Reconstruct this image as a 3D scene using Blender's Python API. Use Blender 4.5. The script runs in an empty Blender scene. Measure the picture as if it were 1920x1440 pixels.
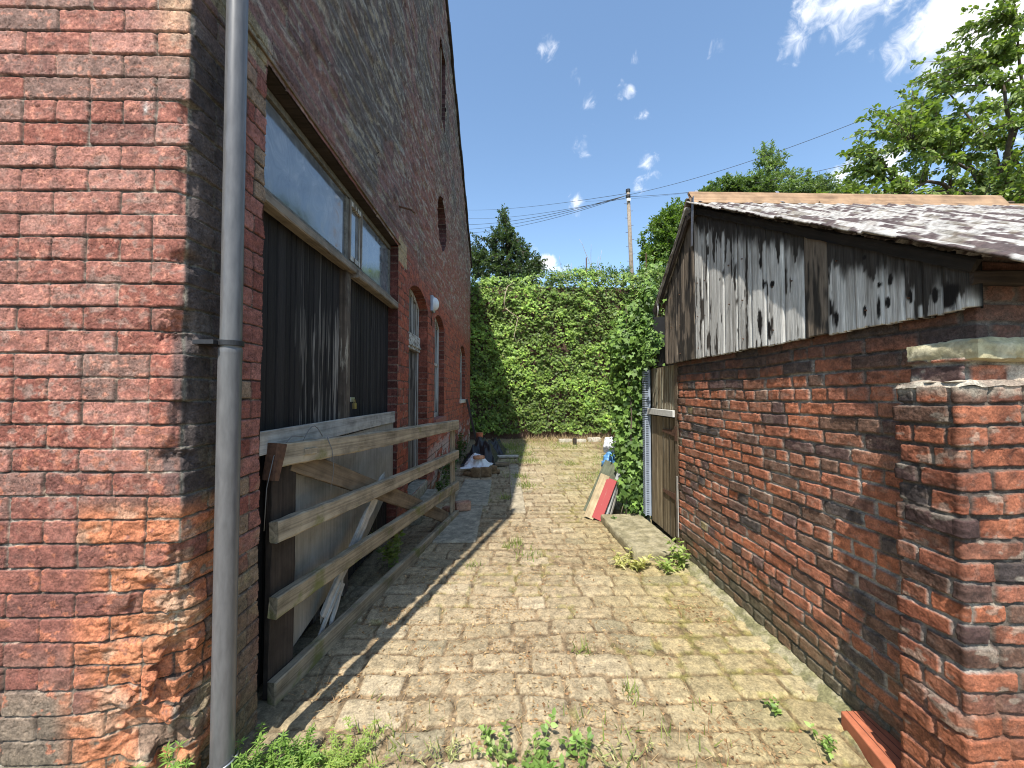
import bpy, math, random
import numpy as np
from mathutils import Vector, Matrix, Quaternion

R = math.radians
random.seed(7)
rng = np.random.default_rng(7)
sc = bpy.context.scene
COL = sc.collection

# ------------------------------------------------------------------ camera
cam_d = bpy.data.cameras.new("camera")
cam_d.sensor_width = 36.0
cam_d.lens = 721.0 / 1920.0 * 36.0
cam_d.clip_start = 0.02
cam_d.clip_end = 5000
cam = bpy.data.objects.new("camera", cam_d)
COL.objects.link(cam)
cam.location = (0, 0, 1.5)
cam.rotation_euler = (R(90 + 1.5), 0, R(-0.95))
sc.camera = cam

# ------------------------------------------------------------------ sun, sky
SUN_EL = R(58.0)
sun_h = Vector((-0.3117, -0.9502, 0))          # horizontal direction towards the sun
to_sun = Vector((sun_h.x * math.cos(SUN_EL), sun_h.y * math.cos(SUN_EL), math.sin(SUN_EL)))
ld = bpy.data.lights.new("sun", 'SUN')
ld.energy = 5.0
ld.angle = R(0.53)
ld.color = (1.0, 0.955, 0.88)
sun = bpy.data.objects.new("sun", ld)
COL.objects.link(sun)
sun.rotation_euler = (-to_sun).to_track_quat('-Z', 'Y').to_euler()
sun.location = (-5, -10, 20)

world = bpy.data.worlds.new("World")
sc.world = world
world.use_nodes = True
nt = world.node_tree
for n in list(nt.nodes): nt.nodes.remove(n)
W = nt.nodes.new; LK = nt.links.new
w_out = W('ShaderNodeOutputWorld')
w_bg = W('ShaderNodeBackground')
w_sky = W('ShaderNodeTexSky')
w_sky.sky_type = 'NISHITA'
w_sky.sun_disc = False
w_sky.sun_elevation = SUN_EL
w_sky.sun_rotation = math.atan2(sun_h.x, sun_h.y)
w_sky.air_density = 1.0
w_sky.dust_density = 0.6
w_sky.ozone_density = 1.2
w_bg.inputs['Strength'].default_value = 0.15
LK(w_bg.outputs[0], w_out.inputs[0])

def px_dir(px, py):
    "world direction of a place in the sky"
    v = Vector(((px - 960) / 721.0, (720 - py) / 721.0, -1.0))
    v = cam.rotation_euler.to_matrix() @ v
    return v.normalized()

# clouds: soft patches of the sky at fixed world directions, broken up by noise
w_tc = W('ShaderNodeTexCoord')
w_n = W('ShaderNodeTexNoise'); w_n.inputs['Scale'].default_value = 9.0
w_n.inputs['Detail'].default_value = 9.0; w_n.inputs['Roughness'].default_value = 0.58
w_n.inputs['Distortion'].default_value = 0.6
LK(w_tc.outputs['Generated'], w_n.inputs['Vector'])
clouds = [  # px, py, radius, amount
    (1545, 10, .075, 1.0), (1600, 0, .11, 1.0), (1500, 70, .06, .75), (1470, 110, .04, .55), (1640, -40, .13, 1.0),
    (1700, 85, .075, 1.05), (1780, 60, .11, 1.1), (1880, 50, .14, 1.1), (1700, -20, .08, .8), (1900, 150, .10, .9), (1790, 130, .09, .8),
    (1660, 300, .055, .85), (1590, 330, .05, .95), (1700, 340, .06, .8), (1560, 370, .05, .9),
    (1030, 90, 0.041, 0.74), (1345, 95, 0.049, 0.66), (1175, 165, 0.041, 0.72), (1078, 150, 0.035, 0.60), (1105, 190, 0.041, 0.60), (1120, 235, 0.038, 0.60),
    (1095, 275, 0.041, 0.70), (1215, 300, 0.043, 0.72), (1225, 330, 0.041, 0.54), (1080, 382, 0.049, 0.66), (1205, 215, 0.030, 0.58), (1195, 110, 0.030, 0.50), (1205, 345, 0.041, 0.54),
    (1000, 465, .030, .68), (1032, 462, .022, .62), (1028, 492, .040, 1.05), (1000, 505, .05, 1.1), (1060, 505, .035, .8), (940, 505, .06, .9),
    (1350, 400, .06, .6), (300, -300, .4, .8), (-900, 300, .5, .8), (2700, 200, .5, .9),
    (2200, 400, .25, .9),
]
acc = None
for (px, py, r, a) in clouds:
    d = px_dir(px, py)
    dd = W('ShaderNodeVectorMath'); dd.operation = 'DISTANCE'
    LK(w_tc.outputs['Generated'], dd.inputs[0]); dd.inputs[1].default_value = d
    mr = W('ShaderNodeMapRange'); mr.interpolation_type = 'SMOOTHSTEP'
    mr.inputs['From Min'].default_value = r * 1.25; mr.inputs['From Max'].default_value = 0.0
    mr.inputs['To Min'].default_value = 0.0; mr.inputs['To Max'].default_value = a
    LK(dd.outputs['Value'], mr.inputs['Value'])
    if acc is None: acc = mr.outputs[0]
    else:
        mx = W('ShaderNodeMath'); mx.operation = 'MAXIMUM'
        LK(acc, mx.inputs[0]); LK(mr.outputs[0], mx.inputs[1]); acc = mx.outputs[0]
w_n2 = W('ShaderNodeTexNoise'); w_n2.inputs['Scale'].default_value = 34.0
w_n2.inputs['Detail'].default_value = 7.0; w_n2.inputs['Roughness'].default_value = 0.6; w_n2.inputs['Distortion'].default_value = 0.9
LK(w_tc.outputs['Generated'], w_n2.inputs['Vector'])
nm = W('ShaderNodeMix'); nm.data_type = 'FLOAT'; nm.inputs[0].default_value = 0.5
LK(w_n.outputs['Fac'], nm.inputs[2]); LK(w_n2.outputs['Fac'], nm.inputs[3])
m1 = W('ShaderNodeMath'); m1.operation = 'MULTIPLY_ADD'; LK(acc, m1.inputs[0]); m1.inputs[1].default_value = 0.42; m1.inputs[2].default_value = -0.715
m2 = W('ShaderNodeMath'); m2.operation = 'ADD'; LK(m1.outputs[0], m2.inputs[0]); LK(nm.outputs[0], m2.inputs[1])
m4 = W('ShaderNodeMapRange'); m4.interpolation_type = 'SMOOTHSTEP'
m4.inputs['From Min'].default_value = 0.0; m4.inputs['From Max'].default_value = 0.30
LK(m2.outputs[0], m4.inputs['Value'])
w_tint = W('ShaderNodeMix'); w_tint.data_type = 'RGBA'; w_tint.blend_type = 'MULTIPLY'; w_tint.inputs[0].default_value = 1.0
LK(w_sky.outputs[0], w_tint.inputs[6]); w_tint.inputs[7].default_value = (1.10, 1.18, 1.17, 1)
w_mix = W('ShaderNodeMix'); w_mix.data_type = 'RGBA'
LK(m4.outputs[0], w_mix.inputs[0]); LK(w_tint.outputs[2], w_mix.inputs[6]); cl_r = ramp_w = W('ShaderNodeValToRGB'); cl_r.color_ramp.elements[0].position = .35; cl_r.color_ramp.elements[0].color = (4.6, 4.9, 5.5, 1); cl_r.color_ramp.elements[1].position = .62; cl_r.color_ramp.elements[1].color = (7.0, 7.0, 7.1, 1)
LK(w_n.outputs['Fac'], cl_r.inputs[0]); LK(cl_r.outputs[0], w_mix.inputs[7])
LK(w_mix.outputs[2], w_bg.inputs[0])

sc.view_settings.view_transform = 'Standard'
sc.view_settings.look = 'None'
sc.view_settings.gamma = 1
sc.view_settings.use_curve_mapping = False
sc.view_settings.exposure = 0.62

# ------------------------------------------------------------------ helpers: noise
def h2(ix, iy, seed=0):
    ix = np.asarray(ix).astype(np.int64); iy = np.asarray(iy).astype(np.int64)
    h = (ix * 374761393 + iy * 668265263 + seed * 2147483647 + 1013904223) & 0xFFFFFFFF
    h = ((h ^ (h >> 13)) * 1274126177) & 0xFFFFFFFF
    h = ((h ^ (h >> 16)) * 2246822519) & 0xFFFFFFFF
    h = (h ^ (h >> 13)) & 0xFFFFFFFF
    return h / 4294967296.0

def vn(x, y, seed=0):
    x = np.asarray(x, float); y = np.asarray(y, float)
    x0 = np.floor(x); y0 = np.floor(y); fx = x - x0; fy = y - y0
    fx = fx * fx * (3 - 2 * fx); fy = fy * fy * (3 - 2 * fy)
    a = h2(x0, y0, seed); b = h2(x0 + 1, y0, seed); c = h2(x0, y0 + 1, seed); d = h2(x0 + 1, y0 + 1, seed)
    return (a * (1 - fx) + b * fx) * (1 - fy) + (c * (1 - fx) + d * fx) * fy

def fbm(x, y, seed=0, o=4):
    t = 0; a = .5; n = 0
    for i in range(o):
        t = t + a * vn(x, y, seed + i * 17); n += a
        x = x * 2.03 + 11.3; y = y * 2.03 + 5.7; a *= .5
    return t / n

def ss(a, b, x):
    t = np.clip((x - a) / (b - a), 0, 1); return t * t * (3 - 2 * t)

def lin(r, g, b):
    f = lambda c: ((c / 255 + .055) / 1.055) ** 2.4 if c / 255 > .04045 else c / 255 / 12.92
    return np.array((f(r), f(g), f(b)))

def mixc(a, b, t):
    t = np.asarray(t)[..., None]
    return a * (1 - t) + b * t

# ------------------------------------------------------------------ helpers: objects
def tag(o, label=None, cat=None, group=None, kind=None):
    if label: o["label"] = label
    if cat: o["category"] = cat
    if group: o["group"] = group
    if kind: o["kind"] = kind
    return o

def empty(name, loc=(0, 0, 0), label=None, cat=None, group=None):
    o = bpy.data.objects.new(name, None); COL.objects.link(o)
    o.location = loc; o.empty_display_size = .1
    return tag(o, label, cat, group)

def link(name, me, mat, parent=None):
    o = bpy.data.objects.new(name, me); COL.objects.link(o)
    if mat is not None: me.materials.append(mat)
    if parent is not None:
        o.parent = parent
        o.matrix_parent_inverse = Matrix.Translation(-Vector(parent.location)) if parent.type == 'EMPTY' and parent.parent is None else Matrix()
    return o

def np_mesh(name, V, F, C=None, smooth=True):
    V = np.ascontiguousarray(V, dtype=np.float32); F = np.ascontiguousarray(F, dtype=np.int32)
    me = bpy.data.meshes.new(name)
    k = F.shape[1]
    me.vertices.add(len(V)); me.vertices.foreach_set('co', V.ravel())
    me.loops.add(F.size); me.loops.foreach_set('vertex_index', F.ravel())
    me.polygons.add(len(F))
    me.polygons.foreach_set('loop_start', np.arange(0, F.size, k, dtype=np.int32))
    me.polygons.foreach_set('loop_total', np.full(len(F), k, dtype=np.int32))
    if smooth: me.polygons.foreach_set('use_smooth', np.ones(len(F), dtype=bool))
    me.update(calc_edges=True)
    if C is not None:
        at = me.color_attributes.new('Col', 'FLOAT_COLOR', 'POINT')
        c4 = np.ones((len(V), 4), dtype=np.float32); c4[:, :3] = C
        at.data.foreach_set('color', c4.ravel())
    me.validate()
    return me

def grid_faces(ny, nx, mask=None, flip=False):
    i = np.arange(ny - 1)[:, None] * nx + np.arange(nx - 1)[None, :]
    f = np.stack([i, i + 1, i + nx + 1, i + nx], -1)
    if flip: f = f[..., ::-1]
    if mask is not None: f = f[mask]
    return f.reshape(-1, 4)

def grids_mesh(name, grids):
    "grids: list of (P[ny,nx,3], C[ny,nx,3], mask or None, flip)"
    Vs, Fs, Cs, n = [], [], [], 0
    for P, C, mask, flip in grids:
        ny, nx = P.shape[:2]
        Fs.append(grid_faces(ny, nx, mask, flip) + n)
        Vs.append(P.reshape(-1, 3)); Cs.append(np.broadcast_to(C, P.shape).reshape(-1, 3)); n += ny * nx
    V = np.concatenate(Vs); F = np.concatenate(Fs); C = np.concatenate(Cs)
    used = np.zeros(len(V), bool); used[F.ravel()] = True
    idx = np.cumsum(used) - 1
    return np_mesh(name, V[used], idx[F], C[used])

class MB:
    "collects simple shapes in one mesh"
    def __init__(s): s.v = []; s.f = []
    def add(s, v, f):
        n = len(s.v); s.v += [tuple(p) for p in v]; s.f += [tuple(i + n for i in q) for q in f]
    def box(s, a, b, M=None):
        v = [(x, y, z) for z in (a[2], b[2]) for y in (a[1], b[1]) for x in (a[0], b[0])]
        if M is not None: v = [M @ Vector(p) for p in v]
        s.add(v, [(0, 2, 3, 1), (4, 5, 7, 6), (0, 1, 5, 4), (2, 6, 7, 3), (0, 4, 6, 2), (1, 3, 7, 5)])
    def tube(s, pts, rad, n=8, cap=True):
        pts = [Vector(p) for p in pts]
        if not hasattr(rad, '__len__'): rad = [rad] * len(pts)
        vs = []; fs = []; prev = None
        for i, p in enumerate(pts):
            d = (pts[min(i + 1, len(pts) - 1)] - pts[max(i - 1, 0)]).normalized()
            if prev is None:
                a = d.orthogonal().normalized()
            else:
                a = (prev - d * prev.dot(d)); a = a.normalized() if a.length > 1e-6 else d.orthogonal().normalized()
            prev = a; b = d.cross(a)
            for k in range(n):
                t = 2 * math.pi * k / n
                vs.append(p + (a * math.cos(t) + b * math.sin(t)) * rad[i])
        for i in range(len(pts) - 1):
            for k in range(n):
                fs.append((i * n + k, i * n + (k + 1) % n, (i + 1) * n + (k + 1) % n, (i + 1) * n + k))
        if cap:
            fs.append(tuple(range(n - 1, -1, -1))); fs.append(tuple(range((len(pts) - 1) * n, len(pts) * n)))
        s.add(vs, fs)
    def build(s, name, mat, parent=None, smooth=False, bevel=0, loc=None):
        me = bpy.data.meshes.new(name); me.from_pydata(s.v, [], s.f); me.update()
        if smooth: me.polygons.foreach_set('use_smooth', [True] * len(me.polygons))
        o = link(name, me, mat, parent)
        if bevel:
            m = o.modifiers.new('bevel', 'BEVEL'); m.width = bevel; m.segments = 2; m.limit_method = 'ANGLE'
        return o

def plank(name, p0, p1, w, t, face, mat, parent=None, rough=.003, seed=0, taper=0, split=0):
    """a sawn board from p0 to p1; width w across, thickness t along 'face'. Local X runs along the grain."""
    p0 = Vector(p0); p1 = Vector(p1); x = (p1 - p0); L = x.length; x.normalize()
    z = Vector(face); z = (z - x * z.dot(x)).normalized(); y = z.cross(x)
    n = max(4, int(L / .06)); ring = []
    rs = random.Random(seed + 11)
    c = min(w, t) * .12
    prof = [(-w/2 + c, -t/2), (w/2 - c, -t/2), (w/2, -t/2 + c), (w/2, t/2 - c), (w/2 - c, t/2), (-w/2 + c, t/2), (-w/2, t/2 - c), (-w/2, -t/2 + c)]
    V = []; F = []; k = len(prof)
    bow = rs.uniform(-1, 1) * .004 * L
    for i in range(n + 1):
        u = i / n
        for j, (a, b) in enumerate(prof):
            sc_ = 1 - taper * u
            jx = rs.uniform(-1, 1) * rough; jy = rs.uniform(-1, 1) * rough * .5
            ex = (rs.uniform(-1, 1) * split * 1.0 if i in (0, n) else 0)
            V.append((u * L + ex, a * sc_ + jx * .6 + bow * math.sin(u * 3.14), b + jy))
    for i in range(n):
        for j in range(k):
            F.append((i * k + j, (i + 1) * k + j, (i + 1) * k + (j + 1) % k, i * k + (j + 1) % k))
    F.append(tuple(range(k))); F.append(tuple(range(n * k + k - 1, n * k - 1, -1)))
    me = bpy.data.meshes.new(name); me.from_pydata(V, [], F); me.update()
    o = link(name, me, mat)
    M = Matrix((( x.x, y.x, z.x, p0.x), (x.y, y.y, z.y, p0.y), (x.z, y.z, z.z, p0.z), (0, 0, 0, 1)))
    if parent is not None:
        o.parent = parent
        pm = Matrix.Translation(parent.location) if parent.parent is None else Matrix()
        if parent.type != 'EMPTY': pm = parent.matrix_basis.copy()
        if parent.parent is not None: pm = Matrix.Translation(parent.parent.location) @ parent.matrix_parent_inverse @ parent.matrix_basis
        o.matrix_parent_inverse = pm.inverted()
    o.matrix_basis = M
    return o

# ------------------------------------------------------------------ materials
def new_mat(name):
    m = bpy.data.materials.new(name); m.use_nodes = True
    nt = m.node_tree
    for n in list(nt.nodes): nt.nodes.remove(n)
    o = nt.nodes.new('ShaderNodeOutputMaterial'); b = nt.nodes.new('ShaderNodeBsdfPrincipled')
    nt.links.new(b.outputs[0], o.inputs[0])
    return m, nt, b, o

def noise_node(nt, scale=(1, 1, 1), s=1.0, detail=4, rough=.55, coord='Object', dist=0):
    tc = nt.nodes.new('ShaderNodeTexCoord'); mp = nt.nodes.new('ShaderNodeMapping')
    mp.inputs['Scale'].default_value = scale
    nt.links.new(tc.outputs[coord], mp.inputs[0])
    n = nt.nodes.new('ShaderNodeTexNoise'); n.inputs['Scale'].default_value = s
    n.inputs['Detail'].default_value = detail; n.inputs['Roughness'].default_value = rough; n.inputs['Distortion'].default_value = dist
    nt.links.new(mp.outputs[0], n.inputs['Vector'])
    return n

def ramp(nt, src, stops):
    r = nt.nodes.new('ShaderNodeValToRGB')
    e = r.color_ramp.elements
    while len(e) > 1: e.remove(e[0])
    for i, (p, c) in enumerate(stops):
        if i == 0: e[0].position = p; e[0].color = (*c, 1)
        else:
            q = e.new(p); q.color = (*c, 1)
    nt.links.new(src, r.inputs[0]); return r

def mixn(nt, fac, a, b, mode='MIX'):
    m = nt.nodes.new('ShaderNodeMix'); m.data_type = 'RGBA'; m.blend_type = mode
    for sock, v in ((m.inputs[0], fac), (m.inputs[6], a), (m.inputs[7], b)):
        if isinstance(v, (int, float)): sock.default_value = v
        elif isinstance(v, (tuple, list, np.ndarray)): sock.default_value = (*v[:3], 1)
        else: nt.links.new(v, sock)
    return m.outputs[2]

def bump(nt, b, src, dist=.002, strength=.6):
    bp = nt.nodes.new('ShaderNodeBump'); bp.inputs['Distance'].default_value = dist; bp.inputs['Strength'].default_value = strength
    nt.links.new(src, bp.inputs['Height']); nt.links.new(bp.outputs[0], b.inputs['Normal'])

def attr_mat(name, rough=.9, nscale=90, contrast=.55, bdist=.002, stretch=(1, 1, 1), patch=0, spec=.3, vein=0):
    "surface whose own colour is stored per vertex, with finer grain added on top"
    m, nt, b, o = new_mat(name)
    at = nt.nodes.new('ShaderNodeAttribute'); at.attribute_name = 'Col'
    n = noise_node(nt, stretch, nscale, 6, .65)
    lo = 1 - contrast; hi = 1 + contrast
    r = ramp(nt, n.outputs['Fac'], [(.28, (lo, lo, lo)), (.5, (1, 1, 1)), (.72, (hi, hi, hi))])
    c = mixn(nt, 1.0, at.outputs['Color'], r.outputs[0], 'MULTIPLY')
    if patch:
        n2 = noise_node(nt, stretch, nscale * .22, 5, .6)
        r2 = ramp(nt, n2.outputs['Fac'], [(.35, (1 - patch,) * 3), (.5, (1, 1, 1)), (.65, (1 + patch, 1 + patch * .9, 1 + patch * .8))])
        c = mixn(nt, 1.0, c, r2.outputs[0], 'MULTIPLY')
    if vein:
        n3 = noise_node(nt, (1, 1, 1), 30, 4, .6, dist=.8)
        r3 = ramp(nt, n3.outputs['Fac'], [(.462, (1, 1, 1)), (.488, (1 - vein,) * 3), (.514, (1, 1, 1))])
        n5 = noise_node(nt, (1, 1, 1), 7, 3, .6)
        r5 = ramp(nt, n5.outputs['Fac'], [(.42, (0, 0, 0)), (.58, (1, 1, 1))])
        c = mixn(nt, r5.outputs[0], c, mixn(nt, 1.0, c, r3.outputs[0], 'MULTIPLY'))
    nt.links.new(c, b.inputs['Base Color'])
    b.inputs['Roughness'].default_value = rough
    b.inputs['Specular IOR Level'].default_value = spec
    bump(nt, b, n.outputs['Fac'], bdist, .8)
    return m

def wood_mat(name, dark, light, moss=None, mossamt=.0, paint=None, paintthr=.6, ax=(1.2, 55, 55), rough=.85, seed=0.0, grain=1.0):
    m, nt, b, o = new_mat(name)
    n = noise_node(nt, ax, 1.0, 6, .65, dist=.3)
    r = ramp(nt, n.outputs['Fac'], [(.25, dark), (.42, tuple(np.array(dark) * .5 + np.array(light) * .5)), (.62, light), (.8, tuple(np.array(light) * .75))])
    c = r.outputs[0]
    n3 = noise_node(nt, (1, 1, 1), 9.0, 4, .6)
    r3 = ramp(nt, n3.outputs['Fac'], [(.3, (.62,) * 3), (.55, (1, 1, 1)), (.75, (1.15,) * 3)])
    c = mixn(nt, 1.0, c, r3.outputs[0], 'MULTIPLY')
    if paint is not None:
        n4 = noise_node(nt, (ax[0] * 1.6, ax[1] * .55, ax[2] * .55), 1.0, 6, .7)
        r4 = ramp(nt, n4.outputs['Fac'], [(paintthr, (0, 0, 0)), (paintthr + .05, (1, 1, 1))])
        c = mixn(nt, r4.outputs[0], c, paint)
    if moss is not None:
        n2 = noise_node(nt, (1, 1, 1), 5.0, 5, .6)
        r2 = ramp(nt, n2.outputs['Fac'], [(.62 - mossamt, (0, 0, 0)), (.75 - mossamt, (.8, .8, .8))])
        c = mixn(nt, r2.outputs[0], c, moss)
    nt.links.new(c, b.inputs['Base Color'])
    b.inputs['Roughness'].default_value = rough; b.inputs['Specular IOR Level'].default_value = .25
    bump(nt, b, n.outputs['Fac'], .004 * grain, .9)
    return m

def plain_mat(name, col, rough=.7, var=.2, nscale=20, bdist=.001, metal=0, spec=.4, stretch=(1, 1, 1)):
    m, nt, b, o = new_mat(name)
    n = noise_node(nt, stretch, nscale, 5, .6)
    r = ramp(nt, n.outputs['Fac'], [(.3, tuple(np.array(col) * (1 - var))), (.7, tuple(np.array(col) * (1 + var)))])
    nt.links.new(r.outputs[0], b.inputs['Base Color'])
    b.inputs['Roughness'].default_value = rough; b.inputs['Metallic'].default_value = metal
    b.inputs['Specular IOR Level'].default_value = spec
    bump(nt, b, n.outputs['Fac'], bdist, .6)
    return m

def leaf_mat(name, rough=.45, trans=.3, spec=.4):
    m, nt, b, o = new_mat(name)
    at = nt.nodes.new('ShaderNodeAttribute'); at.attribute_name = 'Col'
    nt.links.new(at.outputs['Color'], b.inputs['Base Color'])
    b.inputs['Roughness'].default_value = rough; b.inputs['Specular IOR Level'].default_value = spec
    t = nt.nodes.new('ShaderNodeBsdfTranslucent')
    tc = mixn(nt, 1.0, at.outputs['Color'], (1.3, 1.5, .5), 'MULTIPLY')
    nt.links.new(tc, t.inputs[0])
    mx = nt.nodes.new('ShaderNodeMixShader'); mx.inputs[0].default_value = trans
    nt.links.new(b.outputs[0], mx.inputs[1]); nt.links.new(t.outputs[0], mx.inputs[2]); nt.links.new(mx.outputs[0], o.inputs[0])
    return m

M = {}
M['brick_old'] = attr_mat('old_brick', .92, 130, .5, .0035, patch=.30, vein=.6)
M['brick_rough'] = attr_mat('rough_brick', .9, 130, .45, .0035, patch=.28, vein=.45)
M['setts'] = attr_mat('stone_setts', .93, 90, .45, .004, patch=.26)
M['boards'] = attr_mat('weathered_boards', .85, 1.0, .5, .003, stretch=(260, 260, 9), spec=.25)
M['roof'] = attr_mat('asbestos_sheet', .9, 60, .4, .004, patch=.2)
M['stone'] = attr_mat('sandstone', .92, 60, .3, .004, patch=.2)
M['leaf'] = leaf_mat('green_leaf', .5, .32)
M['ivy_leaf'] = leaf_mat('ivy_leaf', .52, .22, .35)
M['bark'] = plain_mat('bark', (.09, .07, .05), .95, .4, 14, .01)
M['stem'] = plain_mat('green_stem', (.16, .2, .06), .8, .3, 30)
M['dry'] = leaf_mat('dry_stalk', .9, .1, .1)
M['wood_gate'] = wood_mat('weathered_gate_timber', (.12, .095, .065), (.42, .35, .25), (.14, .14, .04), .03)
M['wood_moss'] = wood_mat('mossy_gate_timber', (.10, .08, .055), (.35, .29, .20), (.13, .14, .035), .09)
M['wood_dark'] = wood_mat('dark_brown_timber', (.018, .014, .012), (.055, .042, .034))
M['wood_mid'] = wood_mat('brown_timber', (.07, .05, .035), (.2, .15, .1))
M['wood_pale'] = wood_mat('bare_grey_timber', (.16, .15, .13), (.48, .45, .40))
M['wood_new'] = wood_mat('fresh_orange_timber', (.17, .095, .055), (.36, .235, .14))
M['wood_white'] = wood_mat('flaking_white_paint', (.06, .05, .04), (.2, .17, .14), paint=(.5, .49, .45), paintthr=.47)
M['wood_white_v'] = wood_mat('flaking_white_paint_upright', (.06, .05, .04), (.2, .17, .14), paint=(.5, .49, .45), paintthr=.49, ax=(55, 55, 1.2))
M['wood_sill'] = wood_mat('worn_cream_timber', (.09, .07, .05), (.27, .23, .185))
M['frame_grey'] = wood_mat('dull_grey_frame', (.07, .065, .055), (.20, .19, .165))
M['wood_black'] = wood_mat('rotten_black_timber', (.008, .007, .006), (.03, .025, .021))
M['ply'] = wood_mat('weathered_plywood', (.20, .185, .16), (.33, .31, .27), ax=(2.5, 14, 14), grain=.3)
M['pipe'] = plain_mat('grey_plastic_pipe', (.115, .112, .112), .36, .2, 14, .0004, 0, .5, (4, 4, .8))
M['black_plastic'] = plain_mat('black_plastic', (.02, .02, .022), .5, .3, 20, .002)
M['metal'] = plain_mat('dull_metal', (.45, .46, .48), .4, .2, 30, .001, .9)
M['rust'] = plain_mat('rusty_iron', (.10, .05, .03), .85, .4, 40, .002)
M['slate'] = plain_mat('slate', (.05, .05, .06), .7, .3, 8, .003)
M['white_plastic'] = plain_mat('white_plastic', (.62, .63, .65), .45, .08, 12, .003)
M['blue_plastic'] = plain_mat('blue_plastic', (.10, .26, .50), .4, .35, 14, .003)
M['red_paint'] = wood_mat('faded_red_paint', (.2, .1, .07), (.40, .26, .2), paint=(.34, .07, .07), paintthr=.36)
M['cream_paint'] = wood_mat('pale_pine_board', (.26, .19, .11), (.46, .37, .23))
M['green_paint'] = wood_mat('dull_green_paint', (.06, .07, .05), (.14, .15, .10))
M['grey_paint'] = plain_mat('grey_board', (.30, .31, .30), .7, .2, 12)
M['terracotta'] = plain_mat('terracotta', (.40, .13, .065), .8, .22, 14, .002)
M['duct'] = plain_mat('grey_ribbed_plastic', (.28, .32, .38), .5, .12, 10)
M['wire'] = plain_mat('wire', (.03, .03, .03), .6, .1, 10)
M['wire_grey'] = plain_mat('grey_wire', (.14, .14, .14), .5, .1, 10)
M['pole'] = wood_mat('telegraph_pole_timber', (.15, .12, .09), (.30, .245, .19), ax=(40, 40, 1))
M['dark_room'] = plain_mat('dark_interior', (.012, .012, .013), .9)
M['lamp_glass'] = plain_mat('frosted_glass', (.62, .63, .62), .3, .05, 10)

# window glass: pale base paints sky reflection along with dust
def glass_mat():
    m, nt, b, o = new_mat('dusty_sky_glass')
    n = noise_node(nt, (3, 3, 3), 2.5, 7, .65, dist=1.2)
    r = ramp(nt, n.outputs['Fac'], [(.35, (.09, .10, .115)), (.55, (.16, .175, .19)), (.75, (.30, .31, .32))])
    nt.links.new(r.outputs[0], b.inputs['Base Color'])
    rr = ramp(nt, n.outputs['Fac'], [(.3, (.03,) * 3), (.75, (.2,) * 3)])
    nt.links.new(rr.outputs[0], b.inputs['Roughness'])
    b.inputs['IOR'].default_value = 1.7; b.inputs['Specular IOR Level'].default_value = .9
    n2 = noise_node(nt, (1, 1, 1), 3.0, 2, .5)
    bump(nt, b, n2.outputs['Fac'], .01, .12)
    return m
M['glass'] = glass_mat()

# ------------------------------------------------------------------ brickwork
def brick_field(s, z, z0=-.03, c=.0836, L=.235, joint=.008, seed=1, bond='garden', warp=.003, rag=.003):
    s = s + (fbm(s * 5, z * 5, seed + 1, 2) - .5) * 2 * warp + (fbm(s * 45, z * 45, seed + 3, 2) - .5) * 2 * rag
    z = z + (fbm(s * 2.2, z * 3, seed + 2, 2) - .5) * 4 * warp + (fbm(s * 40, z * 40, seed + 4, 2) - .5) * 2 * rag
    zz = (z - z0) / c; row = np.floor(zz); fz = (zz - row - .5) * c
    if bond == 'garden': hdr = (np.mod(row, 6) == 0)
    elif bond == 'random': hdr = (np.mod(row, 5) == 0)
    else: hdr = np.zeros(row.shape, bool)
    LL = np.where(hdr, L / 2, L); off = np.where(hdr, .0, np.mod(row, 2) * L / 2)
    if bond == 'random': off = off + (h2(row, row * 0, seed + 9) - .5) * L * .5
    k = np.floor((s + off) / LL); 
    fs = ((s + off) / LL - k - .5) * LL
    # some stretchers split in two half bricks
    if bond == 'random':
        sp = (~hdr) & (h2(k, row, seed + 20) < .2)
        k2 = np.where(fs > 0, 1, 0); fs = np.where(sp, np.where(fs > 0, fs - LL / 4, fs + LL / 4), fs)
        LLx = np.where(sp, LL / 2, LL); k = np.where(sp, k * 2 + k2 + 5000, k); LL = LLx
    r1 = h2(k, row, seed + 5); r2 = h2(k, row, seed + 6); r3 = h2(k, row, seed + 7); r4 = h2(k, row, seed + 8)
    jj = joint * (.7 + .6 * r3)
    a = (LL - jj) / 2; b = (c - jj) / 2
    rr = .008
    qx = np.abs(fs) - a + rr; qy = np.abs(fz + fs * (r4 - .5) * .03) - b + rr
    sd = np.sqrt(np.maximum(qx, 0) ** 2 + np.maximum(qy, 0) ** 2) + np.minimum(np.maximum(qx, qy), 0) - rr
    return dict(d=-sd, r1=r1, r2=r2, r3=r3, r4=r4, row=row, k=k, fs=fs, fz=fz, hdr=hdr)

def path_eval(path, s, s0):
    "polyline path in plan; returns base xy, outward normal xy (to the right of travel) with soft corners. s0 = arc length put at s=0"
    P = np.array(path, float); seg = P[1:] - P[:-1]; ln = np.hypot(seg[:, 0], seg[:, 1]); cum = np.concatenate([[0], np.cumsum(ln)])
    t = np.clip(s + s0, 0, cum[-1] - 1e-9)
    i = np.clip(np.searchsorted(cum, t, side='right') - 1, 0, len(seg) - 1)
    u = (t - cum[i]) / ln[i]
    xy = P[i] + seg[i] * u[..., None]
    nr = np.stack([seg[:, 1] / ln, -seg[:, 0] / ln], -1)
    n = nr[i].copy()
    rad = .006
    for j in range(1, len(seg)):
        dd = t - cum[j]; w = np.clip(dd / rad * .5 + .5, 0, 1); m = np.abs(dd) < rad
        nb = nr[j - 1] * (1 - w[..., None]) + nr[j] * w[..., None]
        nb *= (1.0 / np.maximum(np.sum(nb * nb, -1), .5))[..., None]
        n[m] = nb[m]
    return xy, n

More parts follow.
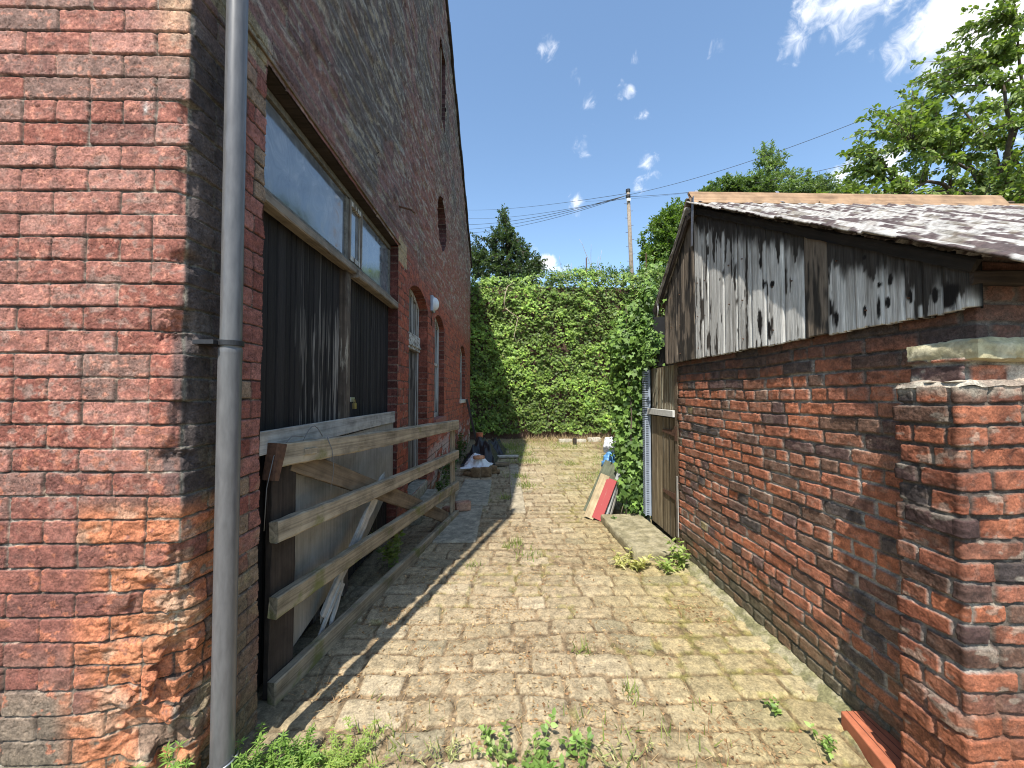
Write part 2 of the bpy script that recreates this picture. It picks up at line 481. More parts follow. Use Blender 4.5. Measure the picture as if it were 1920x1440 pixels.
def cols(a, b, fn):
    out = [a]
    while out[-1] < b - 1e-6: out.append(min(b, out[-1] + fn(out[-1])))
    return np.array(out)

# ---- colours
RED = np.array((.235, .082, .058)); PINK = np.array((.315, .142, .108)); PURP = np.array((.145, .060, .047)); ORNG = np.array((.42, .165, .078))
SOOT = np.array((.040, .034, .032)); GREYB = np.array((.17, .13, .095)); MORT = np.array((.36, .27, .20)); MORTG = np.array((.30, .27, .22)); BUFF = np.array((.36, .29, .15))
BROWN = np.array((.125, .070, .048))

# ---------------------------------------------- the large brick building on the left
XL = -1.148; YC = 1.39; YE = 12.35
def roof_z(y): return 9.12 - .585 * np.abs(y - 6.87)
DOOR = (1.81, 4.08, 3.08)
ARCH = [  # y0, y1, z bottom, z spring, rise
    (4.53, 5.62, .27, 2.73, .17), (6.17, 7.13, 1.10, 2.70, .15), (9.62, 10.85, 1.36, 2.62, .16)]
OCU = (6.85, 4.55, .46)
LOFT = (6.52, 7.15, 6.35, 7.75)

def arch_top(y, a):
    y0, y1, zb, zs, rise = a
    hw = (y1 - y0) / 2; r = (hw * hw + rise * rise) / (2 * rise); cy = (y0 + y1) / 2
    return zs - (r - rise) + np.sqrt(np.maximum(r * r - (y - cy) ** 2, 0)), r, cy, zs - (r - rise)

def left_wall(s, z):
    """height above the base plane, colour, for the unrolled wall: s<0 front face, s>0 alley face"""
    y = YC + s
    zf = np.where(s < 0, z, z)
    B = brick_field(s, zf, joint=.0055, seed=3, warp=.0022, rag=.0022)
    # ring of upright bricks over the arches
    inring = np.zeros(s.shape, bool); ringd = np.zeros(s.shape); ringr = np.zeros(s.shape)
    for ai, a in enumerate(ARCH):
        zt, r, cy, cz = arch_top(y, a)
        rad = np.hypot(y - cy, z - cz); m = (rad > r - .01) & (rad < r + .23) & (z > cz) & (np.abs(y - cy) < (a[1] - a[0]) / 2 + .1)
        ang = np.arctan2(y - cy, z - cz) * r / .08; k = np.floor(ang); f = np.abs(ang - k - .5)
        ringd = np.where(m, np.minimum((.5 - f) * .08 - .003, (r + .23 - rad)), ringd); ringr = np.where(m, h2(k, k * 0 + ai, 77), ringr); inring |= m
    d = np.where(inring, ringd, B['d']); r1 = np.where(inring, ringr, B['r1']); r2 = B['r2']; r3 = B['r3']
    front = s < 0
    inside = ss(-.0005, .0024, d)
    # corner decay near the foot of the corner
    near = np.exp(-(np.abs(s + .06) / .16) ** 2)
    low = ss(1.16, .95, z + (fbm(s * 6, z * 6, 40) - .5) * .25)
    orange = (ss(.34, .22, np.abs(s + .03) + (r3 - .5) * .12) * ss(1.14, 1.06, z)) 
    orange = np.where((r1 > .18), orange, orange * .15)
    # height
    face = (fbm(s * 26, z * 40, 11) - .5)
    hh = inside * (.0085 + (r2 - .5) * .005) + inside * face * .004 + inside * (fbm(s * 90, z * 90, 12, 2) - .5) * .0028
    crack = np.abs(fbm(s * 22, z * 22, 13, 3) - .5); hh = hh - inside * ss(.016, .0, crack) * .0035
    spall = (r3 > .86) & front; hh = np.where(spall, hh - inside * .006 * fbm(s * 30, z * 30, 14), hh)
    # decayed bricks near the base: rough lumps
    hh = hh + orange * inside * ((fbm(s * 12, z * 22, 15, 3) - .55) * .022 + (fbm(s * 40, z * 70, 17, 3) - .5) * .008)
    # upper alley wall: ragged courses
    up = ss(3.0, 3.5, z) * (~front)
    hh = hh + up * ((fbm(s * 6, z * 22, 16) - .5) * .034 + inside * (r2 - .5) * .014) + (~front) * (z < 3.0) * (fbm(s * 12, z * 18, 18) - .5) * .006
    # ---- colour
    t = r1
    c = mixc(RED, PINK, ss(.35, .95, t)); c = mixc(c, PURP * 1.15, ss(.22, .0, t))
    c = mixc(c, np.array((.40, .215, .17)), ss(1.4, 2.6, z) * .45 * r2); c = mixc(c, np.array((.19, .125, .10)), (r3 < .13) * .75)
    pat = fbm(s * 3.3, z * 3.3, 21); pat2 = fbm(s * 34, z * 46, 22)
    grey = np.array((.27, .18, .145))
    c = mixc(c, grey, ss(.52, .68, pat2) * (.35 + .5 * ss(.45, .7, pat)))
    c = mixc(c, np.array((.50, .22, .15)), ss(.60, .72, fbm(s * 60, z * 70, 23)) * .6)
    # darker, purple in the low half of the front
    dk = ss(1.45, .8, z) * .75
    c = mixc(c, mixc(PURP * 1.2, RED * .8, ss(.3, 1, t)), dk)
    c = mixc(c, GREYB * (.8 + .4 * r2[..., None]), ss(.62, .25, z + (r3 - .5) * .25))
    c = mixc(c, np.array((.44, .16, .09)), ss(.64, .70, fbm(s * 26, z * 30, 24)) * .7 * ss(2.0, 1.0, z))
    # sooty arris
    cF = mixc(c, SOOT * 1.6, ss(.03, .0, -s + (r3 - .5) * .10) * ss(.9, 1.3, z) * ss(2.3, 1.6, z) * .75)
    cF = mixc(cF, np.array((.5, .33, .2)), ss(.16, .06, -s) * ss(2.6, 2.95, z) * .6)
    # alley face
    red2 = mixc(np.array((.20, .068, .052)), np.array((.30, .135, .11)), t); red2 = mixc(red2, np.array((.24, .19, .13)), (r3 > .78) * .8)
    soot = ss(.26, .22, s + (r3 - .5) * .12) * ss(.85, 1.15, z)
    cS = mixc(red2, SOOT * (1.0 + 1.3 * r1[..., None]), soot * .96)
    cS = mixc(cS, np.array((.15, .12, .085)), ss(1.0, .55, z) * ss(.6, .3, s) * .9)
    upc = mixc(np.array((.105, .065, .058)), np.array((.21, .120, .105)), t)
    upc = mixc(upc, np.array((.10, .09, .08)), ss(.5, .62, fbm(s * 1.6, z * 1.2, 26)) * .8)
    upc = mixc(upc, np.array((.27, .10, .07)), ss(2.2, 5.5, s) * ss(6.2, 3.6, z) * .8)
    upc = mixc(upc, np.array((.36, .33, .27)), ss(.58, .70, fbm(s * 5, z * 22, 27)) * .6)
    cS = mixc(cS, upc, ss(2.85, 3.25, z + (fbm(s * 2, z * 2, 28) - .5) * .5))
    org = mixc(np.array((.33, .085, .045)), np.array((.20, .060, .042)), ss(.3, .9, r2))
    cS = mixc(cS, org, ss(2.3, 2.8, s) * ss(3.35, 2.9, z) * .9)
    cS = mixc(cS, np.array((.42, .34, .30)), ss(.48, .6, fbm(s * 4, z * 8, 29)) * ss(.95, .5, z) * ss(3.5, 5.0, s) * .8)
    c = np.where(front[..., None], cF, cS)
    c = mixc(c, mixc(ORNG, np.array((.42, .15, .075)), r2), orange * .95 * ss(.35, .45, pat2 + .12))
    mo = mixc(MORT, MORTG, ss(.3, .7, fbm(s * 7, z * 7, 30)))
    mo = mixc(mo, np.array((.07, .052, .042)), ss(.33, .47, fbm(s * 14, z * 14, 31)) * .9)  # most mortar dark, standing in for shade in the thin joints
    mo = mo * (1 - .55 * ss(-.002, .0045, z * 0 + B['fz'] * np.sign(B['fz']) - .036) * (B['fz'] < 0))[..., None]  # shadow line under each brick painted into the mortar colour
    mo = np.where(front[..., None], mo, mixc(mo, np.array((.30, .27, .22)), ss(3.0, 3.4, z)) * .8)
    mo = mixc(mo, np.array((.15, .14, .115)), soot * .8 * (~front))
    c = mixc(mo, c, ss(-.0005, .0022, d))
    # smeared pale mortar and lichen on the jamb and foot
    sm = ss(.55, .68, fbm(s * 9, z * 13, 32)) * np.exp(-(np.abs(s - .22) / .25) ** 2) * ss(1.5, .9, z)
    c = mixc(c, np.array((.33, .29, .17)), sm * .5)
    c = mixc(c, np.array((.13, .15, .06)), ss(.3, .05, z) * .5 * fbm(s * 8, z * 8, 33))
    c = mixc(c, np.array((.34, .30, .22)), ss(.6, .72, fbm(s * 9, z * 13, 34)) * orange * .4)
    # yellow stone blocks at the head of the opening
    blk = (s > .02) & (s < .42) & (z > 3.02) & (z < 3.2)
    c = np.where(blk[..., None], mixc(c, np.array((.25, .22, .14)), s * 0 + .8), c)
    blk = (y > 4.07) & (y < 4.42) & (z > 2.93) & (z < 3.2)
    c = np.where(blk[..., None], mixc(c, np.array((.36, .29, .17)), s * 0 + .8), c)
    # rusty downward stain of white lime on the front
    c = mixc(c, np.array((.62, .58, .53)), (front) * np.exp(-((s + .15) / .012) ** 2) * ss(.07, .0, np.abs(z - 2.51)) * ss(.35, .6, fbm(s * 60, z * 20, 38)) * .8)
    # decay recess along the corner diagonal
    ero = near * ss(1.25, .15, z) * .05 * (.2 + 1.6 * ss(.35, .6, fbm(s * 9, z * 14, 35))) + np.exp(-(np.abs(s) / .03) ** 2) * ss(.45, .75, vn(np.floor((z + .03) / .0836) * 7.3, z * 0 + 3, 36)) * .034
    notch = np.exp(-(((s + .03) / .07) ** 2 + ((z - 1.72) / .06) ** 2)) * .055 + np.exp(-(((s + .02) / .06) ** 2 + ((z - 1.27) / .04) ** 2)) * .045 + np.exp(-((s / .05) ** 2 + ((z - 1.98) / .03) ** 2)) * .045
    return hh, c, ero + notch * (.5 + fbm(s * 40, z * 40, 37))

path_L = [(-4.2, YC), (XL, YC), (XL, YE), (-4.0, YE)]
s0_L = 4.2 + XL

def open_mask(yc, zc):
    "True where the alley face has brick (not an opening)"
    k = np.ones(yc.shape, bool)
    k &= ~((yc > DOOR[0] + (fbm(zc * 9, zc * 0 + 1, 50) - .4) * .035) & (yc < DOOR[1]) & (zc < DOOR[2]))
    for a in ARCH:
        zt = arch_top(yc, a)[0]
        k &= ~((yc > a[0]) & (yc < a[1]) & (zc > a[2]) & (zc < zt))
    k &= ~(np.hypot(yc - OCU[0], zc - OCU[1]) < OCU[2])
    k &= ~((yc > LOFT[0]) & (yc < LOFT[1]) & (zc > LOFT[2]) & (zc < LOFT[3]))
    return k

def left_grid(sa, za):
    S, Z = np.meshgrid(sa, za)
    hh, c, ero = left_wall(S, Z)
    xy, n = path_eval(path_L, S, s0_L)
    diag = np.array((-.7, .7))
    P = np.zeros(S.shape + (3,))
    P[..., :2] = xy + n * hh[..., None] + diag * ero[..., None]
    P[..., 2] = Z
    sc_, zc_ = (S[:-1, :-1] + S[1:, 1:]) / 2, (Z[:-1, :-1] + Z[1:, 1:]) / 2
    yc = YC + sc_
    mk = np.where(sc_ > 0, open_mask(yc, zc_) & (zc_ < roof_z(np.minimum(yc, YE))), zc_ < 5.91)
    return (P, c, mk, False)

zN = np.arange(-.06, 3.2, .0034)
sN = np.concatenate([np.arange(-.76, -.002, .0036), cols(0, .46, lambda s: min(.0045, .0020 * (YC + s) ** 2))])
zA = np.concatenate([np.arange(-.06, 3.2, .006), np.arange(3.2, 9.2, .014)])
sA = cols(.46, 2.0, lambda s: min(.02, .0022 * (YC + s) ** 2))
zU = np.arange(zN[-1], 9.2, .012); sFar = np.append(np.arange(-3.0, -.76, .02), -.76)
zB = np.concatenate([np.arange(-.06, 3.3, .011), np.arange(3.3, 9.2, .016)])
sB = np.concatenate([np.arange(2.0, YE - YC, .02), [YE - YC, YE - YC + .02, YE - YC + 1.5, YE - YC + 2.5]])
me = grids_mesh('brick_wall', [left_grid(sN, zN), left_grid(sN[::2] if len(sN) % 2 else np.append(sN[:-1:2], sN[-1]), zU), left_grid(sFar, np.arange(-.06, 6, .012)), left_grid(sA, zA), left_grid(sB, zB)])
bld = empty('brick_building', (XL, YC, 0), "tall old red brick building with sooty gable along the left of the alley", "building")
link('wall', me, M['brick_old'], bld)

# returns of the openings
def reveal(outline, depth, name='reveal', seed=0, tint=(.24, .075, .05), parent=bld, mat='brick_old', dark=.45):
    "outline: list of (y,z); a strip of brickwork going back from the wall face"
    O = np.array(outline); seg = np.hypot(*np.diff(O, axis=0).T); cum = np.concatenate([[0], np.cumsum(seg)])
    t = np.arange(0, cum[-1], .012); t = np.append(t, cum[-1])
    y = np.interp(t, cum, O[:, 0]); z = np.interp(t, cum, O[:, 1])
    u = np.linspace(0, depth, max(4, int(depth / .012)))
    T, U = np.meshgrid(t, u); Yg = np.broadcast_to(y, T.shape); Zg = np.broadcast_to(z, T.shape)
    vert = np.abs(np.gradient(z, t)) > .7
    row = np.where(np.broadcast_to(vert, T.shape), np.floor((Zg + .03) / .0836), np.floor(T / .08) + 500)
    fr = np.where(np.broadcast_to(vert, T.shape), (Zg + .03) / .0836, T / .08); fr = np.abs(fr - np.floor(fr) - .5)
    r = h2(row, row * 0, 90 + seed)
    c = mixc(np.array(tint), np.array(tint) * dark, r)
    c = mixc(c, np.array((.2, .17, .14)), ss(.42, .48, fr) * .7)
    c = c * (.7 + .6 * fbm(T * 20, U * 20, 91))[..., None]
    off = (fbm(T * 25, U * 25, 92 + seed) - .5) * .006
    P = np.stack([XL + .004 - U, Yg + off, Zg + off], -1)
    return (P, c, None, True)

def arch_outline(a, n=24):
    y0, y1, zb, zs, rise = a
    pts = [(y0, zb), (y0, zs)]
    for i in range(n + 1):
        y = y0 + (y1 - y0) * i / n; pts.append((y, float(arch_top(np.array(y), a)[0])))
    pts += [(y1, zs), (y1, zb)]
    return pts
rv = [reveal([(DOOR[1], 0), (DOOR[1], DOOR[2])], .16, seed=2, tint=(.15, .05, .04)),
      reveal([(DOOR[0] + .004, DOOR[2]), (DOOR[0] + .004, 0)], .16, seed=3, tint=(.2, .09, .06))]
for i, a in enumerate(ARCH): rv.append(reveal(arch_outline(a), .17, seed=5 + i))
rv.append(reveal([(OCU[0] + OCU[2] * math.sin(t), OCU[1] - OCU[2] * math.cos(t)) for t in np.linspace(0, 2 * math.pi, 49)], .2, seed=9, tint=(.12, .05, .045)))
rv.append(reveal([(LOFT[0], LOFT[2]), (LOFT[0], LOFT[3]), (LOFT[1], LOFT[3]), (LOFT[1], LOFT[2]), (LOFT[0], LOFT[2])], .12, seed=10, tint=(.12, .06, .06)))
for g in rv: link('reveal', grids_mesh('reveal', [g]), M['brick_old'], bld)

# lintel soffit over the big opening with its worn lower lip
mb = MB(); mb.box((XL - .16, DOOR[0] - .10, DOOR[2] + .004), (XL - .003, DOOR[1] + .08, DOOR[2] + .07)); 
mb.build('lintel', M['wood_dark'], bld, bevel=.004)
mb = MB(); mb.box((XL + .006, DOOR[0] - .14, DOOR[2] + .02), (XL + .022, DOOR[1] + .04, DOOR[2] + .030)); mb.build('lintel_lip', M['wood_mid'], bld, bevel=.003)

# hidden sides, ends and roof
mb = MB()
mb.box((-8.2, YC + .3, 0), (-8.0, YE - .02, 5.9)); mb.box((-8.0, YE - .22, 0), (XL - .3, YE - .025, 5.9)); mb.box((-8.0, YC + .02, 0), (-4.15, YC + .25, 5.9))
mb.build('back_wall', plain_mat('hidden_brick', (.2, .08, .06), .9), bld)
mb = MB(); mb.box((XL - .5, YC + .2, -.05), (XL - .42, YE - .3, 5.8)); mb.build('inner_wall', M['dark_room'], bld)
mb = MB()
for (y0, z0, y1, z1) in ((1.2, roof_z(1.2), 6.87, roof_z(6.87)), (12.62, roof_z(12.62), 6.87, roof_z(6.87))):
    x0, x1 = -8.3, XL + .045; t = .09
    mb.add([(x0, y0, z0), (x1, y0, z0), (x1, y1, z1), (x0, y1, z1), (x0, y0, z0 + t), (x1, y0, z0 + t), (x1, y1, z1 + t), (x0, y1, z1 + t)],
           [(0, 1, 2, 3), (7, 6, 5, 4), (0, 4, 5, 1), (1, 5, 6, 2), (2, 6, 7, 3), (3, 7, 4, 0)])
mb.build('roof', M['slate'], bld)
mb = MB()
for sg, ye in ((-1, 1.25), (1, 12.6)):
    ys = np.linspace(6.87, ye, 12)
    for i in range(11):
        a, b = ys[i], ys[i + 1]; j = .012 * (i % 2)
        za, zb = float(roof_z(a)), float(roof_z(b))
        mb.add([(XL + .005, a, za - .12), (XL + .05 + j, a, za - .12), (XL + .05 + j, b, zb - .12), (XL + .005, b, zb - .12),
                (XL + .005, a, za - .003), (XL + .05 + j, a, za - .003), (XL + .05 + j, b, zb - .003), (XL + .005, b, zb - .003)],
               [(0, 1, 2, 3), (7, 6, 5, 4), (0, 4, 5, 1), (1, 5, 6, 2), (2, 6, 7, 3), (3, 7, 4, 0)])
mb.build('verge_board', M['wood_dark'], bld)

# ---- big double door: planked leaves as finely modelled boards
XD = XL - .088
def board_panel(y0, y1, z0, z1, x, edges, seed, streak, base=(.020, .0175, .017), pale=(.34, .31, .27), step=.006, tone=None, groove=.010):
    ya = np.arange(y0, y1 + 1e-6, step); za = np.arange(z0, z1 + 1e-6, .02)
    Yg, Zg = np.meshgrid(ya, za)
    e = np.array(edges); k = np.searchsorted(e, Yg); 
    dist = np.min(np.abs(Yg[..., None] - e), -1) if len(e) else np.full(Yg.shape, 1.0)
    r = h2(k, k * 0, seed)
    st = streak(Yg, Zg, r)
    n = fbm(Yg * 70, Zg * 1.6, seed + 1, 4)
    m = ss(.62 - .25 * st, .68 - .25 * st, n) * np.clip(st * 2, 0, 1)
    b = np.array(base) * (.7 + .7 * r)[..., None] if tone is None else tone(k, r)
    c = mixc(b, np.array(pale), m)
    c = c * (.75 + .5 * fbm(Yg * 90, Zg * 2.5, seed + 2))[..., None]
    g = ss(.006, .001, dist); c = mixc(c, np.array((.008, .008, .008)), g)
    P = np.stack([x + (r - .5) * .006 - g * groove + (n - .5) * .004 + m * .002, Yg, Zg], -1)
    return (P, c, None, False)
def edges(y0, y1, w, jit=.3, seed=0):
    rr = random.Random(seed); out = []; y = y0
    while y < y1: y += w * (1 + rr.uniform(-jit, jit)); out.append(y)
    return out
leaf1 = board_panel(1.76, 2.86, 0.03, 2.47, XD, edges(1.80, 2.86, .075, .35, 3), 60, lambda y, z, r: ss(2.15, 2.45, y) * .30 * (.3 + .7 * ss(2.3, 1.8, z)) * (.4 + r))
l1 = link('door_leaf', grids_mesh('door_leaf', [leaf1]), M['boards'], bld); l1['label'] = "dark plank door leaf with pale flaked streaks"
leaf2 = board_panel(2.98, 4.12, 0.03, 2.47, XD - .012, edges(3.0, 4.12, .06, .2, 4), 70, lambda y, z, r: np.full(y.shape, .03) * (r > .3))
link('door_leaf', grids_mesh('door_leaf', [leaf2]), M['boards'], bld)
o = plank('door_post', (XD + .012, 2.92, 0.02), (XD + .012, 2.92, 2.44), .085, .07, (1, 0, 0), wood_mat('flaking_post', (.04, .03, .025), (.14, .11, .085), paint=(.34, .3, .24), paintthr=.55, ax=(1.2, 50, 50)), bld)
# padlock and hasp
mb = MB(); mb.box((XD + .048, 2.955, 1.44), (XD + .056, 3.03, 1.475)); hasp = mb.build('hasp', M['metal'], bld, bevel=.002)
mb = MB(); mb.box((XD + .055, 2.985, 1.385), (XD + .075, 3.02, 1.43)); mb.tube([(XD + .065, 2.99 + .0125 * (1 - math.cos(t)), 1.43 + .03 * math.sin(t)) for t in np.linspace(0, math.pi, 8)], .003)
mb.build('padlock', plain_mat('brass', (.35, .27, .12), .4, .2, 20, .001, .8), hasp, bevel=.002)

# ---- glazed strip above
zt0, zt1 = 2.55, 3.055
win = empty('window', (0, 0, 0)); win.parent = bld; win.matrix_parent_inverse = Matrix.Translation(-Vector(bld.location))
def child(name, me_o): me_o.parent = win; me_o.matrix_parent_inverse = Matrix(); return me_o
mb = MB()
fx0, fx1 = XD - .02, XD + .012
mb.box((fx0, 1.83, zt1 - .018), (fx1, 4.075, zt1 + .022)); mb.box((fx0, 1.83, zt0 - .055), (fx1 + .006, 4.075, zt0 - .001))
for ya, yb in ((1.83, 1.875), (2.935, 2.985), (3.245, 3.285), (4.03, 4.075)): mb.box((fx0 + .002, ya, zt0 - .001), (fx1 - .002, yb, zt1 - .03))
child('frame', mb.build('frame', M['frame_grey'], None, bevel=.003))
mb = MB()
for ya, yb in ((2.985, 3.012), (3.218, 3.245)): mb.box((fx0 + .006, ya, zt0), (fx1 + .012, yb, zt1 - .032))
mb.box((fx0 + .006, 3.012, zt0), (fx1 + .012, 3.218, zt0 + .04)); mb.box((fx0 + .006, 3.012, zt1 - .07), (fx1 + .012, 3.218, zt1 - .032))
child('casement', mb.build('casement', M['wood_white_v'], None, bevel=.002))
for ya, yb in ((1.875, 2.935), (3.012, 3.218), (3.285, 4.03)):
    mb = MB(); mb.box((XD - .008, ya - .001, zt0 - .001), (XD - .003, yb + .001, zt1 - .029)); child('pane', mb.build('pane', M['glass'], None))
# timber rails carried below the glazing
plank('door_rail', (XD + .05, 1.80, 2.455), (XD + .05, 2.96, 2.455), .055, .075, (1, 0, 0), M['wood_sill'], bld, seed=3)
plank('door_rail', (XD + .055, 2.98, 2.44), (XD + .055, 4.07, 2.44), .07, .085, (1, 0, 0), M['wood_sill'], bld, seed=4)

# ---- arched doorway
a = ARCH[0]; XR = XL - .13
dr = empty('arched_door', (0, 0, 0)); dr.parent = bld; dr.matrix_parent_inverse = Matrix.Translation(-Vector(bld.location))
def par(o, p): o.parent = p; o.matrix_parent_inverse = Matrix(); return o
g = board_panel(a[0] + .06, a[1] - .07, a[2], 2.12, XR - .03, edges(a[0] + .05, a[1], .12, .1, 5), 80, lambda y, z, r: np.full(y.shape, .35), base=(.045, .04, .036), step=.01)
par(link('door', grids_mesh('door', [g]), M['boards']), dr)
mb = MB(); mb.box((XR - .04, a[0] + .002, a[2]), (XR, a[0] + .065, 2.70)); mb.box((XR - .04, a[1] - .075, a[2]), (XR + .01, a[1] - .002, 2.72))
par(mb.build('frame', M['wood_white_v'], None, bevel=.004), dr)
mb = MB(); mb.box((XR - .03, a[0] + .065, 2.10), (XR + .035, a[1] - .02, 2.31)); mb.box((XR - .03, a[0] + .065, 2.14), (XR + .05, a[1] - .02, 2.17))
par(mb.build('transom', M['wood_white'], None, bevel=.004), dr)
mb = MB()
for i in range(5):
    y = a[0] + .16 + i * .19; mb.box((XR - .02, y - .018, 2.31), (XR + .01, y + .018, float(arch_top(np.array(y), a)[0])))
pts = arch_outline(a)[2:-2]
for (p, q) in zip(pts[:-1], pts[1:]):
    mb.add([(XR - .03, p[0], p[1] - .06), (XR + .012, p[0], p[1] - .06), (XR + .012, q[0], q[1] - .06), (XR - .03, q[0], q[1] - .06),
            (XR - .03, p[0], p[1]), (XR + .012, p[0], p[1]), (XR + .012, q[0], q[1]), (XR - .03, q[0], q[1])], [(0, 1, 2, 3), (7, 6, 5, 4), (0, 4, 5, 1), (1, 5, 6, 2), (2, 6, 7, 3), (3, 7, 4, 0)])
par(mb.build('fanlight_bars', M['wood_white_v'], None), dr)
mb = MB(); mb.box((XR - .026, a[0] + .01, 2.30), (XR - .02, a[1] - .01, 2.9)); par(mb.build('fanlight_pane', M['glass'], None), dr)
# door step
DOORSTEP = a

# ---- arched windows
for wi, a in enumerate(ARCH[1:]):
    wn = empty('window', (0, 0, 0)); par(wn, bld); wn.matrix_parent_inverse = Matrix.Translation(-Vector(bld.location))
    mb = MB(); xx = XL - .10
    mb.box((xx - .03, a[0] + .002, a[2]), (xx + .01, a[0] + .07, a[3])); mb.box((xx - .03, a[1] - .07, a[2]), (xx + .01, a[1] - .002, a[3]))
    mb.box((xx - .03, a[0] + .07, a[2]), (xx + .012, a[1] - .07, a[2] + .07)); zm = (a[2] + a[3]) / 2 + .1
    mb.box((xx - .028, a[0] + .07, zm), (xx + .008, a[1] - .07, zm + .045))
    for j in (1, 2): y = a[0] + (a[1] - a[0]) * j / 3; mb.box((xx - .022, y - .013, a[2] + .07), (xx + .002, y + .013, a[3] + .08))
    pts = arch_outline(a)[2:-2]
    for (p, q) in zip(pts[:-1], pts[1:]):
        mb.add([(xx - .03, p[0], p[1] - .07), (xx + .012, p[0], p[1] - .07), (xx + .012, q[0], q[1] - .07), (xx - .03, q[0], q[1] - .07),
                (xx - .03, p[0], p[1]), (xx + .012, p[0], p[1]), (xx + .012, q[0], q[1]), (xx - .03, q[0], q[1])], [(0, 1, 2, 3), (7, 6, 5, 4), (0, 4, 5, 1), (1, 5, 6, 2), (2, 6, 7, 3), (3, 7, 4, 0)])
    par(mb.build('frame', M['wood_white_v'], None), wn)
    mb = MB(); mb.box((xx - .026, a[0] + .01, a[2] + .01), (xx - .021, a[1] - .01, a[3] + a[4])); par(mb.build('pane', M['glass'], None), wn)
    mb = MB(); mb.box((xx, a[0] - .06, a[2] - .09), (XL + .05, a[1] + .06, a[2] - .002))
    par(mb.build('sill', plain_mat('brick_sill', (.22, .09, .07), .9, .3, 25, .004) if wi == 0 else plain_mat('pale_stone_sill', (.48, .46, .40), .9, .15, 25, .003), None, bevel=.008), wn)
# round opening and tall loft opening
mb = MB(); mb.box((XL - .17, OCU[0] - .5, OCU[1] - .5), (XL - .15, OCU[0] + .5, OCU[1] + .5)); mb.build('round_window', M['wood_dark'], bld)
mb = MB(); mb.box((XL - .11, LOFT[0] - .02, LOFT[2] - .02), (XL - .09, LOFT[1] + .02, LOFT[3] + .02)); lf = mb.build('loft_shutter', M['wood_dark'], bld)
mb = MB(); mb.box((XL - .09, 6.80, LOFT[2]), (XL - .02, 6.88, LOFT[3])); par(mb.build('mullion', M['wood_mid'], None), lf)
# iron rod stub
mb = MB(); mb.tube([(XL - .05, 4.1, 3.53), (XL + .12, 4.14, 3.50), (XL + .16, 4.15, 3.47)], .011); mb.build('iron_hook', M['rust'], bld)
# ---- bulkhead lamp
mb = MB(); mb.box((XL + .006, 5.80, 2.76), (XL + .05, 5.98, 3.0)); wl = mb.build('wall_lamp', M['duct'], bld, bevel=.01)
bm_pts = []; mb = MB(); n = 16
for i in range(6):
    t = i / 5 * math.pi / 2
    for k in range(n):
        a_ = 2 * math.pi * k / n; bm_pts.append((XL + .05 + .075 * math.sin(t), 5.89 + .082 * math.cos(t) * math.cos(a_), 2.88 + .105 * math.cos(t) * math.sin(a_)))
mb.add(bm_pts, [(i * n + k, i * n + (k + 1) % n, (i + 1) * n + (k + 1) % n, (i + 1) * n + k) for i in range(5) for k in range(n)])
par(mb.build('lamp_glass', M['lamp_glass'], None, smooth=True), wl); 
mb = MB(); mb.tube([(XL + .03, 5.86, 2.76), (XL + .02, 5.86, 2.66), (XL + .012, 5.90, 2.55)], .006); par(mb.build('cable', M['wire'], None, smooth=True), wl)

# ---- downpipe on the corner
dp = empty('drainpipe', (0, 0, 0)); par(dp, bld); dp.matrix_parent_inverse = Matrix.Translation(-Vector(bld.location))
PX, PY = -1.052, 1.483
mb = MB(); mb.tube([(PX + .002, PY, 1.66 + .1 * i_ ) for i_ in range(44)], .0355, 32, cap=False); par(mb.build('upper_pipe', M['pipe'], None, smooth=True), dp)
mb = MB(); mb.tube([(PX, PY, .02 + .1 * i_) for i_ in range(17)] + [(PX + .001, PY, 1.655), (PX + .001, PY, 1.668), (PX + .001, PY, 1.675)], [.0385] * 17 + [.0385, .0395, .037], 32, cap=False)
par(mb.build('lower_pipe', M['pipe'], None, smooth=True), dp)
mb = MB(); mb.tube([(PX + .001, PY, 1.683), (PX + .001, PY, 1.703)], .0435, 32); mb.box((XL + .0, PY - .06, 1.684), (PX - .02, PY + .03, 1.700))
par(mb.build('bracket', M['black_plastic'], None, bevel=.001), dp)
mb = MB(); mb.tube([(PX + .046 * math.cos(t), PY + .046 * math.sin(t), .135 + .012 * math.cos(t)) for t in np.linspace(0, 2 * math.pi, 25)], .004, 6)
par(mb.build('hose_clip', M['metal'], None, smooth=True), dp)

# ------------------------------------------------------------------ plywood and plank across the doors
gp = empty('plywood_sheet', (XD + .05, 2.1, 0), "large weathered grey plywood sheet covering the lower part of the dark doors", "board")
xs = XD + .045
V = [(2.13, .09), (2.75, .19), (3.35, .30), (4.06, .60), (4.06, 1.205), (2.13, 1.19)]
mb = MB(); n = len(V)
mb.add([(xs, y, z) for y, z in V] + [(xs + .014, y, z) for y, z in V], [tuple(range(n - 1, -1, -1)), tuple(range(n, 2 * n))] + [(i, (i + 1) % n, n + (i + 1) % n, n + i) for i in range(n)])
def ply_mat():
    m, nt, b, o = new_mat('stained_plywood')
    n = noise_node(nt, (1, 1, 1), 3.2, 7, .65, dist=.8)
    r = ramp(nt, n.outputs['Fac'], [(.25, (.17, .15, .12)), (.45, (.26, .24, .20)), (.65, (.33, .31, .27)), (.8, (.24, .21, .17))])
    n2 = noise_node(nt, (30, 30, 1.5), 2.0, 6, .7)
    r2 = ramp(nt, n2.outputs['Fac'], [(.3, (.7,) * 3), (.6, (1.05,) * 3)])
    nt.links.new(mixn(nt, 1.0, r.outputs[0], r2.outputs[0], 'MULTIPLY'), b.inputs['Base Color']); b.inputs['Roughness'].default_value = .85
    bump(nt, b, n2.outputs['Fac'], .002, .6); return m
par(mb.build('sheet', ply_mat(), None), gp).matrix_parent_inverse = Matrix.Translation(-Vector(gp.location))
